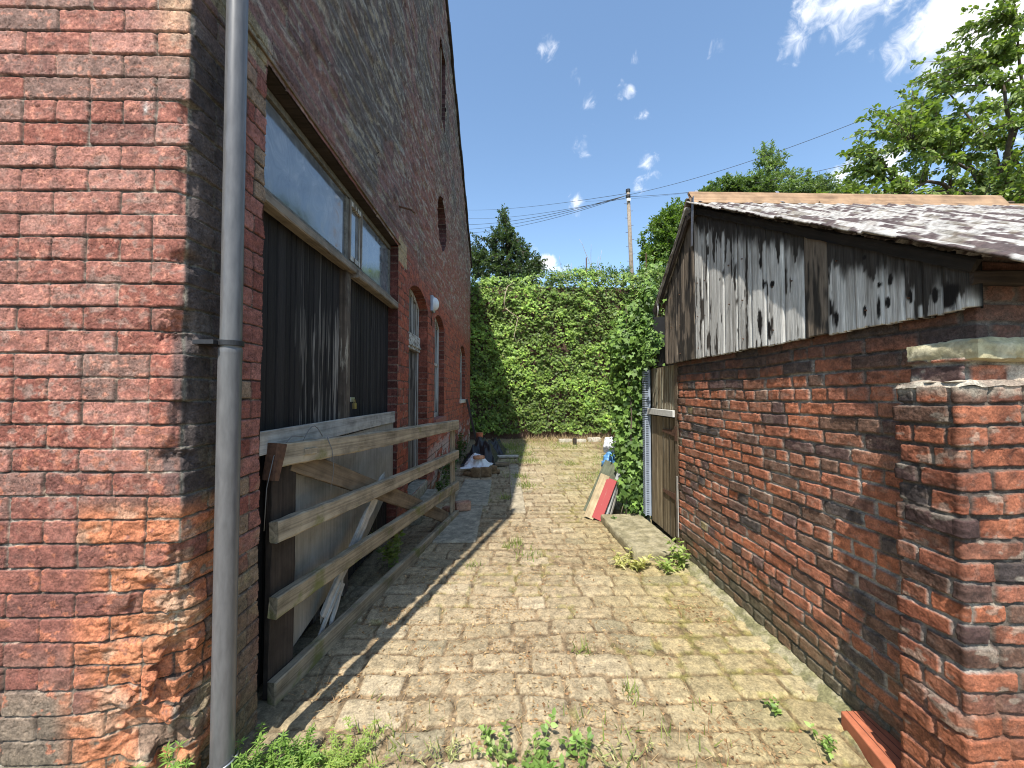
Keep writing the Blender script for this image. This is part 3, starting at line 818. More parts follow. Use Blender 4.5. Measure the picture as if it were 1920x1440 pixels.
o = plank('plank', (XD + .062, 1.78, 1.262), (XD + .062, 4.10, 1.262), .115, .02, (1, 0, 0), M['wood_pale'], None, rough=.001, seed=8)
tag(o, "pale grey plank fixed level across the dark doors above the plywood", "plank")
# stacked red stain patch on the plank
# ------------------------------------------------------------------ gate
ga = Vector((-1.185, 1.93, 0)); gb = Vector((-.655, 4.83, 0))
gdir = (gb - ga).normalized(); gn = Vector((gdir.y, -gdir.x, 0))        # towards the alley
gate = empty('wooden_gate', ga, "long weathered five foot wooden field gate leaning open along the dark doors", "gate")
gate["label"] = "long weathered timber field gate standing open against the dark double doors"
def gp_(u, z, n=0): return ga + gdir * u + gn * n + Vector((0, 0, z))
GL = (gb - ga).length
rails = [(1.185, 1.12, .115, 'wood_gate', .02), (.812, .752, .105, 'wood_gate', 0), (.445, .365, .105, 'wood_moss', 0), (.035, -.0, .115, 'wood_moss', 0)]
for i, (z0, z1, w, mt, u0) in enumerate(rails):
    o = plank('rail', gp_(u0, z0 + .01, .05), gp_(GL, z1, .05), w, .05, gn, M[mt], gate, rough=.004, seed=20 + i, split=.006)
plank('rail', gp_(-.02, 1.225, .035), gp_(GL - .1, 1.165, .035), .03, .03, gn, M['wood_gate'], gate, seed=31)
plank('hanging_stile', gp_(.10, .0, .004), gp_(.10, 1.20, .004), .17, .035, gn, M['wood_dark'], gate, seed=32)
plank('end_stile', gp_(GL - .09, -.02, .01), gp_(GL - .09, 1.16, .01), .05, .03, gn, M['wood_gate'], gate, seed=33)
plank('end_stile', gp_(GL - .02, .0, .012), gp_(GL - .02, 1.14, .012), .04, .028, gn, M['wood_moss'], gate, seed=34)
plank('brace', gp_(.16, 1.155, .012), gp_(GL - .25, .04, .012), .125, .028, gn, M['wood_mid'], gate, seed=35)
b2 = plank('brace', gp_(1.22, .81, -.025), gp_(.46, .14, -.01), .085, .024, gn, M['wood_pale'], gate, rough=.006, seed=36, taper=.25, split=.05)
b2['label'] = "pale broken brace with splintered end"
b3 = plank('brace_splinter', gp_(.62, .26, .0), gp_(.36, .02, .01), .03, .02, gn, M['wood_pale'], gate, rough=.006, seed=37, taper=.8, split=.03)
plank('brace_splinter', gp_(.66, .25, -.005), gp_(.47, .0, .01), .028, .018, gn, M['wood_pale'], gate, rough=.006, seed=38, taper=.8, split=.03)
plank('end_strap', gp_(.015, 1.255, .05), gp_(-.02, 1.08, .045), .07, .07, gn, M['rust'], gate, seed=39, taper=.5)
plank('hinge_block', gp_(.17, 1.19, .078), gp_(.27, 1.186, .078), .032, .012, gn, M['wood_gate'], gate, seed=40)
mb = MB()
mb.tube([gp_(-.06, .85, .05), gp_(-.06, 1.05, .06), gp_(-.03, 1.2, .07), gp_(.1, 1.28, .06), gp_(.2, 1.27, .05)], .0022, 5)
mb.tube([gp_(.2, 1.24, .05)] + [gp_(.2 + .16 * t, 1.25 + .07 * math.sin(t * 3.1), .05) for t in np.linspace(0, 1, 8)], .0025, 5)
mb.tube([gp_(.36, 1.25, .08), gp_(.40, 1.17, .085), gp_(.42, 1.05, .085), gp_(.40, .93, .08)], .0022, 5)
mb.build('tie_wire', M['wire_grey'], gate, smooth=True)

# ------------------------------------------------------------------ shed on the right
XS = 1.645
shed = empty('brick_shed', (XS, 1.31, 0), "low brick shed with weathered white boarded gable and corrugated roof", "shed")
def right_wall(s, z, seed=200, y=None):
    B = brick_field(s, z, z0=.012, c=.0725, L=.225, joint=.010, seed=seed, bond='random', warp=.006, rag=.0035)
    d, r1, r2, r3 = B['d'], B['r1'], B['r2'], B['r3']
    ins = ss(-.001, .0035, d)
    hh = ins * (.011 + (r2 - .5) * .009) + ins * (fbm(s * 35, z * 50, seed + 31) - .5) * .004 + ins * B['fs'] * (r3 - .5) * .05
    hh += ins * (fbm(s * 100, z * 100, seed + 36, 2) - .5) * .003
    hh -= ins * ss(.9, 1.0, r3) * .006 * fbm(s * 40, z * 40, seed + 32)
    hh += (1 - ins) * (fbm(s * 30, z * 30, seed + 33) - .6) * .010
    c = mixc(np.array((.47, .165, .082)), np.array((.37, .145, .088)), r2)
    c = mixc(c, BROWN * 1.5, ss(.56, .62, r1)); c = mixc(c, np.array((.14, .085, .075)), ss(.70, .74, r1))
    c = mixc(c, np.array((.32, .14, .085)), ss(.80, .82, r1)); c = mixc(c, np.array((.09, .075, .07)), ss(.90, .91, r1)); c = mixc(c, BUFF * .8, ss(.965, .97, r1))
    c = mixc(c, c * .45, ss(.5, .68, fbm(s * 18, z * 26, seed + 34)) * .7)
    c = mixc(c, np.array((.30, .22, .17)), ss(.58, .72, fbm(s * 30, z * 38, seed + 35)) * .35)
    mo = mixc(np.array((.15, .125, .10)), np.array((.36, .33, .28)), ss(.42, .66, fbm(s * 6, z * 6, seed + 37)))
    c = mixc(mo, c, ss(.0, .004, d))
    return hh, c

pathS = [(3.2, 1.31), (XS, 1.31), (XS, 3.62), (2.3, 3.62)]
# outward normal is to the right of travel; this path needs the left side, so it is walked backwards
pathS = pathS[::-1]
lenS = sum(math.dist(pathS[i], pathS[i + 1]) for i in range(3)); s_c = math.dist(pathS[0], pathS[1])
def shed_col(S, Z):
    hh, c = right_wall(S, Z)
    yy = 3.62 - (S - s_c)            # y along the alley face
    c = mixc(c, np.array((.105, .10, .06)), ss(.42, .05, Z + (fbm(S * 6, Z * 6, 240) - .5) * .35) * .75)
    c = mixc(c, np.array((.12, .075, .055)), .35 * ss(2.1, 1.55, yy + (fbm(S * 5, Z * 5, 241) - .5) * .5) * .55 * ss(-.2, .5, 1.8 - np.abs(Z - .9)))  # dirt by the pier, also deepening its cast shadow in the wall colour
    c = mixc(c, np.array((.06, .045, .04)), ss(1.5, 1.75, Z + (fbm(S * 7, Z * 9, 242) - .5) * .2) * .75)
    return hh, c
sS = np.concatenate([np.arange(0, s_c - .01, .02), cols(s_c, s_c + 2.31, lambda s: .0022 * max(1.31, 3.62 - (s - s_c)) ** 2), np.arange(s_c + 2.318, lenS, .01)])
zS = np.arange(-.06, 1.98, .0042)
S_, Z_ = np.meshgrid(sS, zS)
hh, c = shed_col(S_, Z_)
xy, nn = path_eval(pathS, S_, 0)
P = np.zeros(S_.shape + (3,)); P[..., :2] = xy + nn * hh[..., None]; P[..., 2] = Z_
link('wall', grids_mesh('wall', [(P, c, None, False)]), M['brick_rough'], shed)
mb = MB(); mb.box((XS + .02, 3.63, 1.8), (XS + .06, 4.4, 2.0)); mb.box((2.32, 3.3, 0), (2.4, 4.5, 2.5)); mb.box((XS + .06, 4.42, 0), (2.4, 4.5, 2.4))
mb.build('inner_wall', M['dark_room'], shed)

# boarded gable
XG = XS - .042
def verge_z(y): return 1.93 + .583 * (np.minimum(y, 3.2) - 1.18) - 1.05 * np.maximum(y - 3.2, 0)
zoomx = [100, 150, 190, 245, 290, 320, 400, 470, 545, 625, 720, 828, 950, 1095, 1255, 1362, 1455, 1570, 1725]
pyx = [1220 + q / 2.743 for q in zoomx]
ybd = sorted([721 * XG / (p - 948) for p in pyx])
ya = cols(ybd[0], ybd[-1] + .12, lambda y: min(.0065, .0020 * y ** 2)); za = np.arange(1.74, 3.05, .005)
Yg, Zg = np.meshgrid(ya, za)
e = np.array(ybd); k = np.searchsorted(e, Yg); dist = np.min(np.abs(Yg[..., None] - e), -1)
r = h2(k, k * 0, 301)
nfine = fbm(Yg * 110, Zg * 5, 302, 4); nmid = fbm(Yg * 30, Zg * 4.2, 303, 4); nbig = fbm(Yg * 5, Zg * 3.5, 304, 3)
darkboard = (k == np.searchsorted(e, (ybd[6] + ybd[7]) / 2)) | (k >= len(ybd) - 3)
white = np.array((.60, .59, .55)); greyw = np.array((.28, .26, .23)); blackw = np.array((.028, .024, .02))
paint = .62 + (r - .5) * .22 - .35 * ss(.45, .75, nbig)
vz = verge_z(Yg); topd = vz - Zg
thr = 1 - paint
bare = ss(thr - .02, thr + .05, 1 - nmid * 1.0 - .08)
flake = ss(.635, .69, nmid + .20 * ss(.30, .06, topd) + .32 * (fbm(Yg * 24, Zg * 2, 308) - .35) * ss(.5, .1, topd) + .12 * ss(2.05, 1.80, Zg) * ss(.4, .7, nbig) - .07 * r)
c = mixc(white * (.85 + .25 * r[..., None]), greyw, ss(.4, .7, fbm(Yg * 50, Zg * 2.5, 305)) * .7)
c = mixc(c, blackw * 1.6, flake)
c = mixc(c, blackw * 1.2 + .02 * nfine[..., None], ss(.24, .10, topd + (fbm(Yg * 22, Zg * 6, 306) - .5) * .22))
c = np.where(darkboard[..., None], mixc(blackw * 1.5, np.array((.20, .16, .12)), ss(.42, .56, nmid) * .85), c)
c = c * (.72 + .56 * nfine)[..., None]
# dark knots
for kx, ky, rw, rh in ((1610, 570, .030, .05), (1530, 570, .014, .032), (1295, 490, .011, .028), (1280, 610, .010, .026), (598, 410, .012, .035), (612, 520, .01, .03), (1400, 580, .008, .03), (660, 520, .02, .02), (1155, 375, .010, .012), (1225, 640, .009, .05), (590, 720, .022, .09), (380, 495, .008, .012), (970, 640, .008, .05), (1000, 700, .014, .05), (1150, 660, .008, .03), (1230, 520, .008, .012), (520, 740, .01, .03), (640, 760, .02, .06)):
    py = 340 + ky / 2.743; ppx = 1220 + kx / 2.743; yk = 721 * XG / (ppx - 948); zk = 1.5 + (739 - py) * yk / 721
    q = np.hypot((Yg - yk) / rw, (Zg - zk) / rh) + (fbm(Yg * 60, Zg * 30, 307) - .5) * .9
    c = mixc(c, np.array((.012, .010, .009)), ss(1.15, .75, q))
gr = ss(.0075, .002, dist - .002 * r)
c = mixc(c, np.array((.006, .006, .006)), gr)
bot = 1.795 + (h2(k, k * 0, 309) - .5) * .008 + (nfine - .5) * .012
Pg = np.stack([XG - (r - .5) * .006 + gr * .03 + (nfine - .5) * .004, Yg, Zg], -1)
kc = lambda A: (A[:-1, :-1] + A[1:, 1:]) / 2
mk = (kc(Zg) > kc(bot)) & (kc(Zg) < kc(vz) - .02)
mk &= (kc(Yg) < 3.80)
o = link('cladding', grids_mesh('cladding', [(Pg, c, mk, True)]), M['boards'], shed)
md = o.modifiers.new('solid', 'SOLIDIFY'); md.thickness = .02; md.offset = 0

for zz_ in (1.86, 2.12, 2.40):
    for i in range(len(ybd) - 1):
        ym = (ybd[i] + ybd[i + 1]) / 2
        if verge_z(np.array(ym)) - zz_ < .16 or (i + int(zz_ * 10)) % 3 == 0: continue
        if zz_ == 1.86 and i % 2: continue
        mb = MB(); mb.tube([(XG - .018, ym + .01, zz_ + .01 * (i % 3)), (XG + .004, ym + .01, zz_ + .01 * (i % 3))], .0035, 6); mb.build('nail', M['rust'], shed)
# corrugated roof, near slope and far slope
xr = cols(XS - .112, 7.0, lambda x: .009 if x < 3.4 else .02)
def roof_grid(ya, zf, yf):
    X, T = np.meshgrid(xr, ya); ph = 2 * np.pi * (X - 1.56) / .146
    sheet = np.floor(T / .62); 
    cor = .016 * np.cos(ph); lap = .012 * (T / .62 - sheet)
    Y = yf(T); Z = zf(T) + cor - lap
    n1 = fbm(X * 40, T * 11, 320, 4) * .7 + fbm(X * 5, T * 4, 324, 3) * .3; n2 = fbm(X * 40, T * 55, 321, 4)
    val = ss(-.3, -1, np.cos(ph))
    base = mixc(np.array((.36, .345, .32)), np.array((.24, .22, .20)), ss(.4, .65, n2))
    moss = ss(.49, .54, n1 + .14 * (n2 - .5) - .14 * np.cos(ph - .5) - .01 + .12 * (fbm(X * 3, T * 2.4, 326, 3) - .5))
    cc = mixc(base, np.array((.055, .035, .035)), moss * .92)
    cc = mixc(cc, np.array((.12, .10, .07)), ss(.62, .7, fbm(X * 12, T * 12, 323)) * .6)
    Z = Z + moss * .008 * n2
    # broken verge edge
    Xj = X + np.where(X < XS - .05, (fbm(T * 9, T * 0, 322) - .5) * .02 - .010 * T, 0)
    return (np.stack([Xj, Y, Z], -1), cc, None, False)
tN = np.arange(0, 2.45, .008)
nearR = roof_grid(tN, lambda t: 3.122 - .503 * t, lambda t: 3.20 - .864 * t)
o = link('roof', grids_mesh('roof', [nearR]), M['roof'], shed)
md = o.modifiers.new('solid', 'SOLIDIFY'); md.thickness = .007; md.offset = 0
xr_s = xr
tF = np.arange(0, .97, .03)
farR = roof_grid(tF, lambda t: 3.08 - .72 * t, lambda t: 3.22 + .69 * t)
o = link('roof', grids_mesh('roof_far', [(farR[0], farR[1], None, True)]), M['roof'], shed)
md = o.modifiers.new('solid', 'SOLIDIFY'); md.thickness = .012; md.offset = 0
# bargeboards and ridge timbers
plank('bargeboard', (XS - .058, 1.26, 1.935), (XS - .058, 3.12, 3.015), .045, .022, (1, 0, 0), M['wood_black'], shed, rough=.008, seed=50)
plank('bargeboard', (XS - .085, 3.25, 3.03), (XS - .085, 3.98, 2.34), .11, .022, (1, 0, 0), M['wood_dark'], shed, rough=.006, seed=51)
plank('eaves_batten', (XS - .05, 1.30, 1.90), (3.4, 1.30, 1.90), .05, .05, (0, 0, 1), M['wood_dark'], shed, seed=53)
rb = plank('ridge_board', (XS - .10, 3.145, 3.135), (4.22, 3.145, 3.125), .15, .028, (0, -.80, .45), M['wood_new'], shed, rough=.002, seed=54, split=.01)
rb['label'] = "fresh orange timber board capping the roof ridge"
plank('ridge_board', (XS - .10, 3.262, 3.11), (4.4, 3.262, 3.11), .15, .025, (0, .75, .6), M['wood_mid'], shed, seed=55)
plank('ridge_board', (2.6, 3.09, 3.07), (5.0, 3.09, 3.06), .05, .025, (0, -.80, .45), M['wood_new'], shed, seed=56, split=.02)
mb = MB()
def strap(x, drop):
    mb.add([(x, 3.19, 3.225), (x + .028, 3.19, 3.225), (x + .028, 3.105, 3.085), (x, 3.105, 3.085), (x - .03, 3.09, 3.085 - drop), (x - .004, 3.09, 3.085 - drop)],
           [(0, 1, 2, 3), (3, 2, 5, 4)])
strap(XS - .045, .0)
mb.build('metal_strap', M['metal'], shed).modifiers.new('solid', 'SOLIDIFY').thickness = .002
mb = MB(); strap(2.29, .0)
mb.build('metal_strap', M['metal'], shed).modifiers.new('solid', 'SOLIDIFY').thickness = .002
mb = MB()
mb.add([(XS - .105, 3.12, 3.12), (XS - .105, 3.08, 3.12), (XS - .11, 3.10, 2.72), (XS - .11, 3.13, 2.72)], [(0, 1, 2, 3)])
mb.build('metal_strap', M['metal'], shed).modifiers.new('solid', 'SOLIDIFY').thickness = .002
plank('rafter_end', (XS - .1, 3.17, 3.0), (XS + .3, 3.17, 3.0), .1, .05, (0, 0, 1), M['wood_dark'], shed, seed=57)

# shed door: lower leaf, upper leaf, frame, bar, hinges
XDr = XS + .012
sd = empty('door', (0, 0, 0)); par(sd, shed); sd.matrix_parent_inverse = Matrix.Translation(-Vector(shed.location))
tone = lambda k, r: mixc(np.array((.10, .075, .045)), np.array((.22, .17, .105)), r)
g1 = board_panel(3.70, 4.36, .08, 1.27, XDr, [3.86, 4.02, 4.2], 90, lambda y, z, r: np.full(y.shape, .3), pale=(.30, .25, .17), tone=tone, step=.008)
g2 = board_panel(3.70, 4.36, 1.33, 1.80, XDr + .01, [3.88, 4.07, 4.22], 95, lambda y, z, r: np.full(y.shape, .45), pale=(.36, .33, .24), tone=tone, step=.008)
for g in (g1, g2):
    o = par(link('door_leaf', grids_mesh('door_leaf', [(g[0], g[1], None, True)]), M['boards']), sd); 
mb = MB(); mb.box((XS - .01, 3.635, .06), (XS + .06, 3.70, 1.80)); par(mb.build('door_frame', M['wood_mid'], None, bevel=.004), sd)
mb = MB(); mb.box((XS - .022, 3.63, .15), (XS - .0105, 3.665, .72)); par(mb.build('pale_batten', M['wood_white_v'], None, bevel=.002), sd)
mb = MB(); mb.box((XS - .03, 3.70, 1.275), (XS + .008, 4.37, 1.34)); par(mb.build('cross_bar', plain_mat('pale_painted_bar', (.55, .54, .5), .7, .15, 20), None, bevel=.003), sd)
for z in (1.12, .50):
    mb = MB()
    mb.add([(XS + .0, 3.70, z - .035), (XS + .0, 3.70, z + .035), (XS + .0, 4.02, z + .012), (XS + .0, 4.02, z - .012)], [(0, 1, 2, 3)])
    mb.box((XS - .016, 3.645, z - .07), (XS - .011, 3.695, z + .07))
    h_ = par(mb.build('hinge', M['rust'], None), sd); h_.modifiers.new('solid', 'SOLIDIFY').thickness = .005
# ribbed plastic strip beside the door
mb = MB()
for i in range(80):
    z = .13 + i * .0205; mb.box((XS - .055, 4.375, z), (XS - .002, 4.45, z + .011))
mb.box((XS - .012, 4.372, .12), (XS + .01, 4.46, 1.78)); mb.box((XS - .058, 4.37, .12), (XS - .045, 4.376, 1.2))
o = mb.build('ribbed_strip', M['duct'], None); tag(o, "tall grey ribbed plastic strip standing between the shed door and the ivy", "plastic strip")

# ------------------------------------------------------------------ brick pier
pier = empty('brick_pier', (1.5, 1.26, 0), "rough brick pier with crumbling mortar top at the near right corner", "pier")
pathP = [(1.74, 1.455), (1.52, 1.455), (1.52, 1.268), (3.2, 1.268)]
# right of travel: -x travel -> normal +y ; -y travel -> normal -x ; +x travel -> normal -y
def pier_col(S, Z):
    hh, c = right_wall(S + 3.1, Z, 260)
    c = mixc(c, c * np.array((.52, .47, .48)), .40 + .5 * ss(.4, .6, fbm(S * 7, Z * 9, 275)))
    c = mixc(c, np.array((.36, .125, .06)), ss(.55, .35, Z + (fbm(S * 8, Z * 12, 270) - .5) * .3) * .6 * ss(.0, .3, fbm(S * 10, Z * 14, 271)))
    c = mixc(c, np.array((.44, .39, .31)), ss(1.49, 1.535, Z + (fbm(S * 20, Z * 20, 272) - .5) * .06) * .8)
    c = mixc(c, np.array((.33, .29, .23)), ss(.66, .72, fbm(S * 14, Z * 26, 273)) * .5)
    c = c * .84
    hh = hh + (fbm(S * 6, np.floor((Z - .012) / .0725), 274, 2) - .5) * .02 + .004
    # leans out towards the foot
    return hh, c
sP = np.arange(0, .22 + .202 + .55, .0036); sP = np.append(sP, np.arange(sP[-1] + .02, .22 + .202 + 1.7, .02))
zP = np.arange(-.06, 1.545, .0036)
S_, Z_ = np.meshgrid(sP, zP); hh, c = pier_col(S_, Z_); xy, nn = path_eval(pathP, S_, 0)
P = np.zeros(S_.shape + (3,)); P[..., :2] = xy + nn * hh[..., None]; P[..., 2] = Z_
# top cap of old mortar
xa = np.arange(1.508, 3.2, .012); ya = np.arange(1.248, 1.475, .008); XX, YY = np.meshgrid(xa, ya)
zt = 1.535 + .022 * fbm(XX * 22, YY * 22, 280); edge = np.minimum(np.minimum(XX - 1.508, YY - 1.248), 1.475 - YY); zt = zt - ss(.015, 0, edge) * .02
ct = mixc(np.array((.40, .36, .29)), np.array((.24, .19, .15)), ss(.4, .65, fbm(XX * 18, YY * 18, 281)))
link('brickwork', grids_mesh('brickwork', [(P, c, None, False), (np.stack([XX, YY, zt], -1), ct, None, False)]), M['brick_rough'], pier)
# set-back course under the coping
pathQ = [(1.9, 1.46), (1.575, 1.46), (1.575, 1.295), (3.2, 1.295)]
sQ = np.arange(0, .325 + .165 + .6, .0045); sQ = np.append(sQ, np.arange(sQ[-1] + .02, 2.1, .02)); zQ = np.arange(1.53, 1.626, .0045)
S_, Z_ = np.meshgrid(sQ, zQ)
hh, c = right_wall(S_ + 7, Z_ + .003, 290); c = mixc(c, np.array((.46, .42, .34)), ss(.5, .6, fbm(S_ * 9, Z_ * 9, 291)) * .8)
xy, nn = path_eval(pathQ, S_, 0); P = np.zeros(S_.shape + (3,)); P[..., :2] = xy + nn * hh[..., None]; P[..., 2] = Z_
link('upper_course', grids_mesh('upper_course', [(P, c, None, False)]), M['brick_rough'], pier)

def rough_slab(name, x0, x1, y0, y1, z0, z1, seed, col, col2, step=.012, amp=.008, parent=None, mat='stone', tilt=(0, 0), rot=0, chip=.02):
    "a weathered stone block: dense box with noisy faces"
    nx = max(3, int((x1 - x0) / step)); ny = max(3, int((y1 - y0) / step)); nz = max(3, int((z1 - z0) / step))
    grids = []
    def face(fn, a, b, flip):
        A, Bm = np.meshgrid(np.linspace(0, 1, a + 1), np.linspace(0, 1, b + 1))
        u, v, w = fn(A, Bm)
        X = x0 + (x1 - x0) * u; Y = y0 + (y1 - y0) * v; Z = z0 + (z1 - z0) * w
        n = fbm(X * 14 + Z * 9, Y * 14 + Z * 11, seed) - .5; n2 = fbm(X * 50 + Z * 31, Y * 50 - Z * 40, seed + 3) - .5
        cx, cy, cz = (x0 + x1) / 2, (y0 + y1) / 2, (z0 + z1) / 2
        rx = np.minimum(X - x0, x1 - X); ry = np.minimum(Y - y0, y1 - Y); rz = np.minimum(Z - z0, z1 - Z)
        srt = np.sort(np.stack([rx, ry, rz]), 0); e_ = ss(chip, 0, srt[1])  # near an edge
        k = amp * (n * 2 + n2) - e_ * chip * .35 * (1 + n * 3)
        X = X + k * np.sign(X - cx) * ss(.04, 0, rx); Y = Y + k * np.sign(Y - cy) * ss(.04, 0, ry); Z = Z + k * np.sign(Z - cz) * ss(.04, 0, rz)
        Z = Z + (X - cx) * tilt[0] + (Y - cy) * tilt[1]
        if rot: X, Y = cx + (X - cx) * math.cos(rot) - (Y - cy) * math.sin(rot), cy + (X - cx) * math.sin(rot) + (Y - cy) * math.cos(rot)
        c = mixc(np.array(col), np.array(col2), ss(.4, .62, fbm(X * 16 + Z * 7, Y * 16 + Z * 13, seed + 5)))
        c = c * (.8 + .4 * fbm(X * 70, Y * 70 + Z * 50, seed + 6))[..., None]
        grids.append((np.stack([X, Y, Z], -1), c, None, flip))
    o1 = lambda A: np.ones_like(A); z_ = lambda A: np.zeros_like(A)
    face(lambda A, B: (A, B, o1(A)), nx, ny, False); face(lambda A, B: (A, B, z_(A)), nx, ny, True)
    face(lambda A, B: (A, z_(A), B), nx, nz, False); face(lambda A, B: (A, o1(A), B), nx, nz, True)
    face(lambda A, B: (z_(A), A, B), ny, nz, True); face(lambda A, B: (o1(A), A, B), ny, nz, False)
    return link(name, grids_mesh(name, grids), M[mat] if isinstance(mat, str) else mat, parent)
a = DOORSTEP
rough_slab('doorstep', XL - .3, XL + .16, a[0] - .05, a[1] + .05, -.02, .12, 403, (.22, .20, .15), (.30, .27, .21), .02, .006, parent=bld)
rough_slab('doorstep', XL - .3, XL + .02, a[0] + .003, a[1] - .003, .115, .268, 404, (.22, .20, .15), (.30, .27, .21), .02, .004, parent=bld)
o = rough_slab('coping_stone', 1.555, 3.2, 1.235, 1.475, 1.612, 1.690, 400, (.40, .36, .22), (.50, .45, .30), .010, .009, chip=.03)
tag(o, "thick yellow sandstone coping slab resting on top of the brick pier", "stone slab")

# ------------------------------------------------------------------ ground
def hash_rows(nrows, x0, x1, seed):
    rr = np.random.default_rng(seed); out = []
    for i in range(nrows):
        e = [x0 - rr.uniform(0, .2)]
        while e[-1] < x1 + .3: e.append(e[-1] + rr.uniform(.20, .36))
        out.append(np.array(e))
    return out
NR = 90; PITCH = .163
rows_e = hash_rows(NR, -1.6, 2.1, 5)
def setts(X, Y):
    wx = (fbm(X * 2.5, Y * 2.5, 500, 2) - .5) * .05 + (fbm(X * 16, Y * 16, 502, 2) - .5) * .022
    wy = (fbm(X * 1.6, Y * 2, 501, 2) - .5) * .12 + (fbm(X * 14, Y * 14, 503, 2) - .5) * .024
    x = X + wx; y = Y + wy + .02 * X
    row = np.clip(np.floor(y / PITCH), 0, NR - 1).astype(int); fy = (y / PITCH - row - .5) * PITCH
    fx = np.zeros_like(x); hw = np.ones_like(x) * .1; kk = np.zeros_like(x)
    for r_ in np.unique(row):
        m = row == r_; e = rows_e[r_]; i = np.clip(np.searchsorted(e, x[m]) - 1, 0, len(e) - 2)
        cx = (e[i] + e[i + 1]) / 2; hw[m] = (e[i + 1] - e[i]) / 2; fx[m] = x[m] - cx; kk[m] = i
    r1 = h2(kk, row, 510); r2 = h2(kk, row, 511); r3 = h2(kk, row, 512)
    j = .0035 + .004 * r3; rr = .022
    qx = np.abs(fx) - (hw - j) + rr; qy = np.abs(fy) - (PITCH / 2 - j * .8) + rr
    d = -(np.sqrt(np.maximum(qx, 0) ** 2 + np.maximum(qy, 0) ** 2) + np.minimum(np.maximum(qx, qy), 0) - rr)
    # joints filled with earth in patches
    fill = fbm(X * 1.7, Y * 1.7, 513, 3)
    prof = ss(-.001, .016, d)
    hgt = prof * (.0145 + (r2 - .5) * .007) + prof * fx * (r1 - .5) * .08 + prof * fy * (r3 - .5) * .08 + prof * (fbm(X * 28, Y * 28, 514) - .5) * .006
    earth = .0105 * ss(.40, .60, fill) + (fbm(X * 40, Y * 40, 515) - .5) * .010
    top = np.maximum(hgt, earth)
    isearth = ss(-.002, .002, earth - hgt + (1 - ss(0, .006, d)) * .003)
    c = mixc(np.array((.335, .265, .165)), np.array((.29, .23, .14)), ss(.2, .9, r1))
    c = mixc(c, np.array((.38, .31, .205)), ss(.78, .95, r2)); c = mixc(c, np.array((.25, .21, .135)), ss(.88, .96, r3))
    c = mixc(c, c * .72, ss(.45, .68, fbm(X * 22, Y * 22, 516)) * .7)
    c = mixc(c, np.array((.42, .35, .24)), ss(.013, .022, hgt) * ss(.5, .7, fbm(X * 45, Y * 45, 518)) * .45)
    ec = mixc(np.array((.11, .075, .042)), np.array((.25, .18, .105)), ss(.35, .65, fbm(X * 30, Y * 30, 517)))
    c = mixc(c, ec, isearth * .9)
    mossy = ss(.54, .66, fbm(X * 2.6 + 4, Y * 2.2, 519) + .16 * ss(.4, 1.5, X)) * ss(.55, .35, np.abs(d) / .05 + .0)
    c = mixc(c, np.array((.20, .19, .045)), mossy * .42 * ss(.4, .6, fbm(X * 25, Y * 25, 520)))
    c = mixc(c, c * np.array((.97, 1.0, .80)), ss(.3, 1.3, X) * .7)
    # far end turns to earth and grass
    far = ss(11.0, 12.4, Y + (fbm(X * 2, Y * 2, 521) - .5) * 1.5)
    c = mixc(c, np.array((.25, .18, .10)), far * .8)
    # green and dark along the foot of the left wall
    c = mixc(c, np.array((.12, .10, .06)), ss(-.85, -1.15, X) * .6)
    return top, c
ygr = cols(.35, 13.2, lambda y: max(.004, .0021 * y * y) if y > 1.2 else .02)
xgr = np.concatenate([np.arange(-2.6, -1.3, .03), np.arange(-1.3, 1.72, .0062), np.arange(1.72, 3.4, .03)])
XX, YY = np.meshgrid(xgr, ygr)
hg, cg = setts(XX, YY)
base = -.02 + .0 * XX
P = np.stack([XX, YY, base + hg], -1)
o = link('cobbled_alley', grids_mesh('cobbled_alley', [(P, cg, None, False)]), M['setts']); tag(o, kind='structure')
gm = plain_mat('bare_earth', (.16, .12, .07), .95, .35, 6, .01)
mb = MB(); mb.add([(-900, -900, -.06), (900, -900, -.06), (900, 1500, -.06), (-900, 1500, -.06)], [(0, 1, 2, 3)])
tag(mb.build('ground', gm), kind='structure')
# raised land behind the retaining wall
gg = plain_mat('rough_grass_land', (.07, .09, .03), .95, .35, 3, .02)
mb = MB(); mb.add([(-60, 13.35, 5.0), (80, 13.35, 5.0), (80, 90, 5.6), (-60, 90, 5.6), (-60, 13.35, -1), (80, 13.35, -1), (80, 90, -1), (-60, 90, -1)], [(0, 1, 2, 3), (0, 4, 5, 1), (1, 5, 6, 2), (2, 6, 7, 3), (3, 7, 4, 0)])
tag(mb.build('upper_land', gg), kind='structure')
# pale earth strip where wall meets alley on the right
xk = np.arange(1.52, 1.66, .008); yk = cols(1.35, 3.5, lambda y: .003 * y * y); XX, YY = np.meshgrid(xk, yk)
zz = -.03 + .024 * ss(1.52, 1.56, XX) + .03 * ss(1.55, 1.64, XX + (fbm(YY * 9, XX * 9, 530) - .5) * .04) * (.5 + fbm(YY * 20, XX * 20, 531)); cc = mixc(np.array((.30, .27, .17)), np.array((.17, .16, .08)), ss(.4, .6, fbm(XX * 25, YY * 25, 532)))
tag(link('earth_verge', grids_mesh('earth_verge', [(np.stack([XX, YY, zz], -1), cc, None, False)]), M['setts']), kind='structure')

# ------------------------------------------------------------------ retaining wall at the end
rw = empty('retaining_wall', (2, 13.1, 0), "high retaining wall hidden under ivy closing the end of the alley", "wall")
mb = MB(); mb.box((-9, 13.02, -.1), (30, 13.34, 5.15)); par(mb.build('masonry', plain_mat('dark_old_brick', (.10, .06, .045), .95, .3, 9, .01), None), rw).matrix_parent_inverse = Matrix.Translation(-Vector(rw.location))

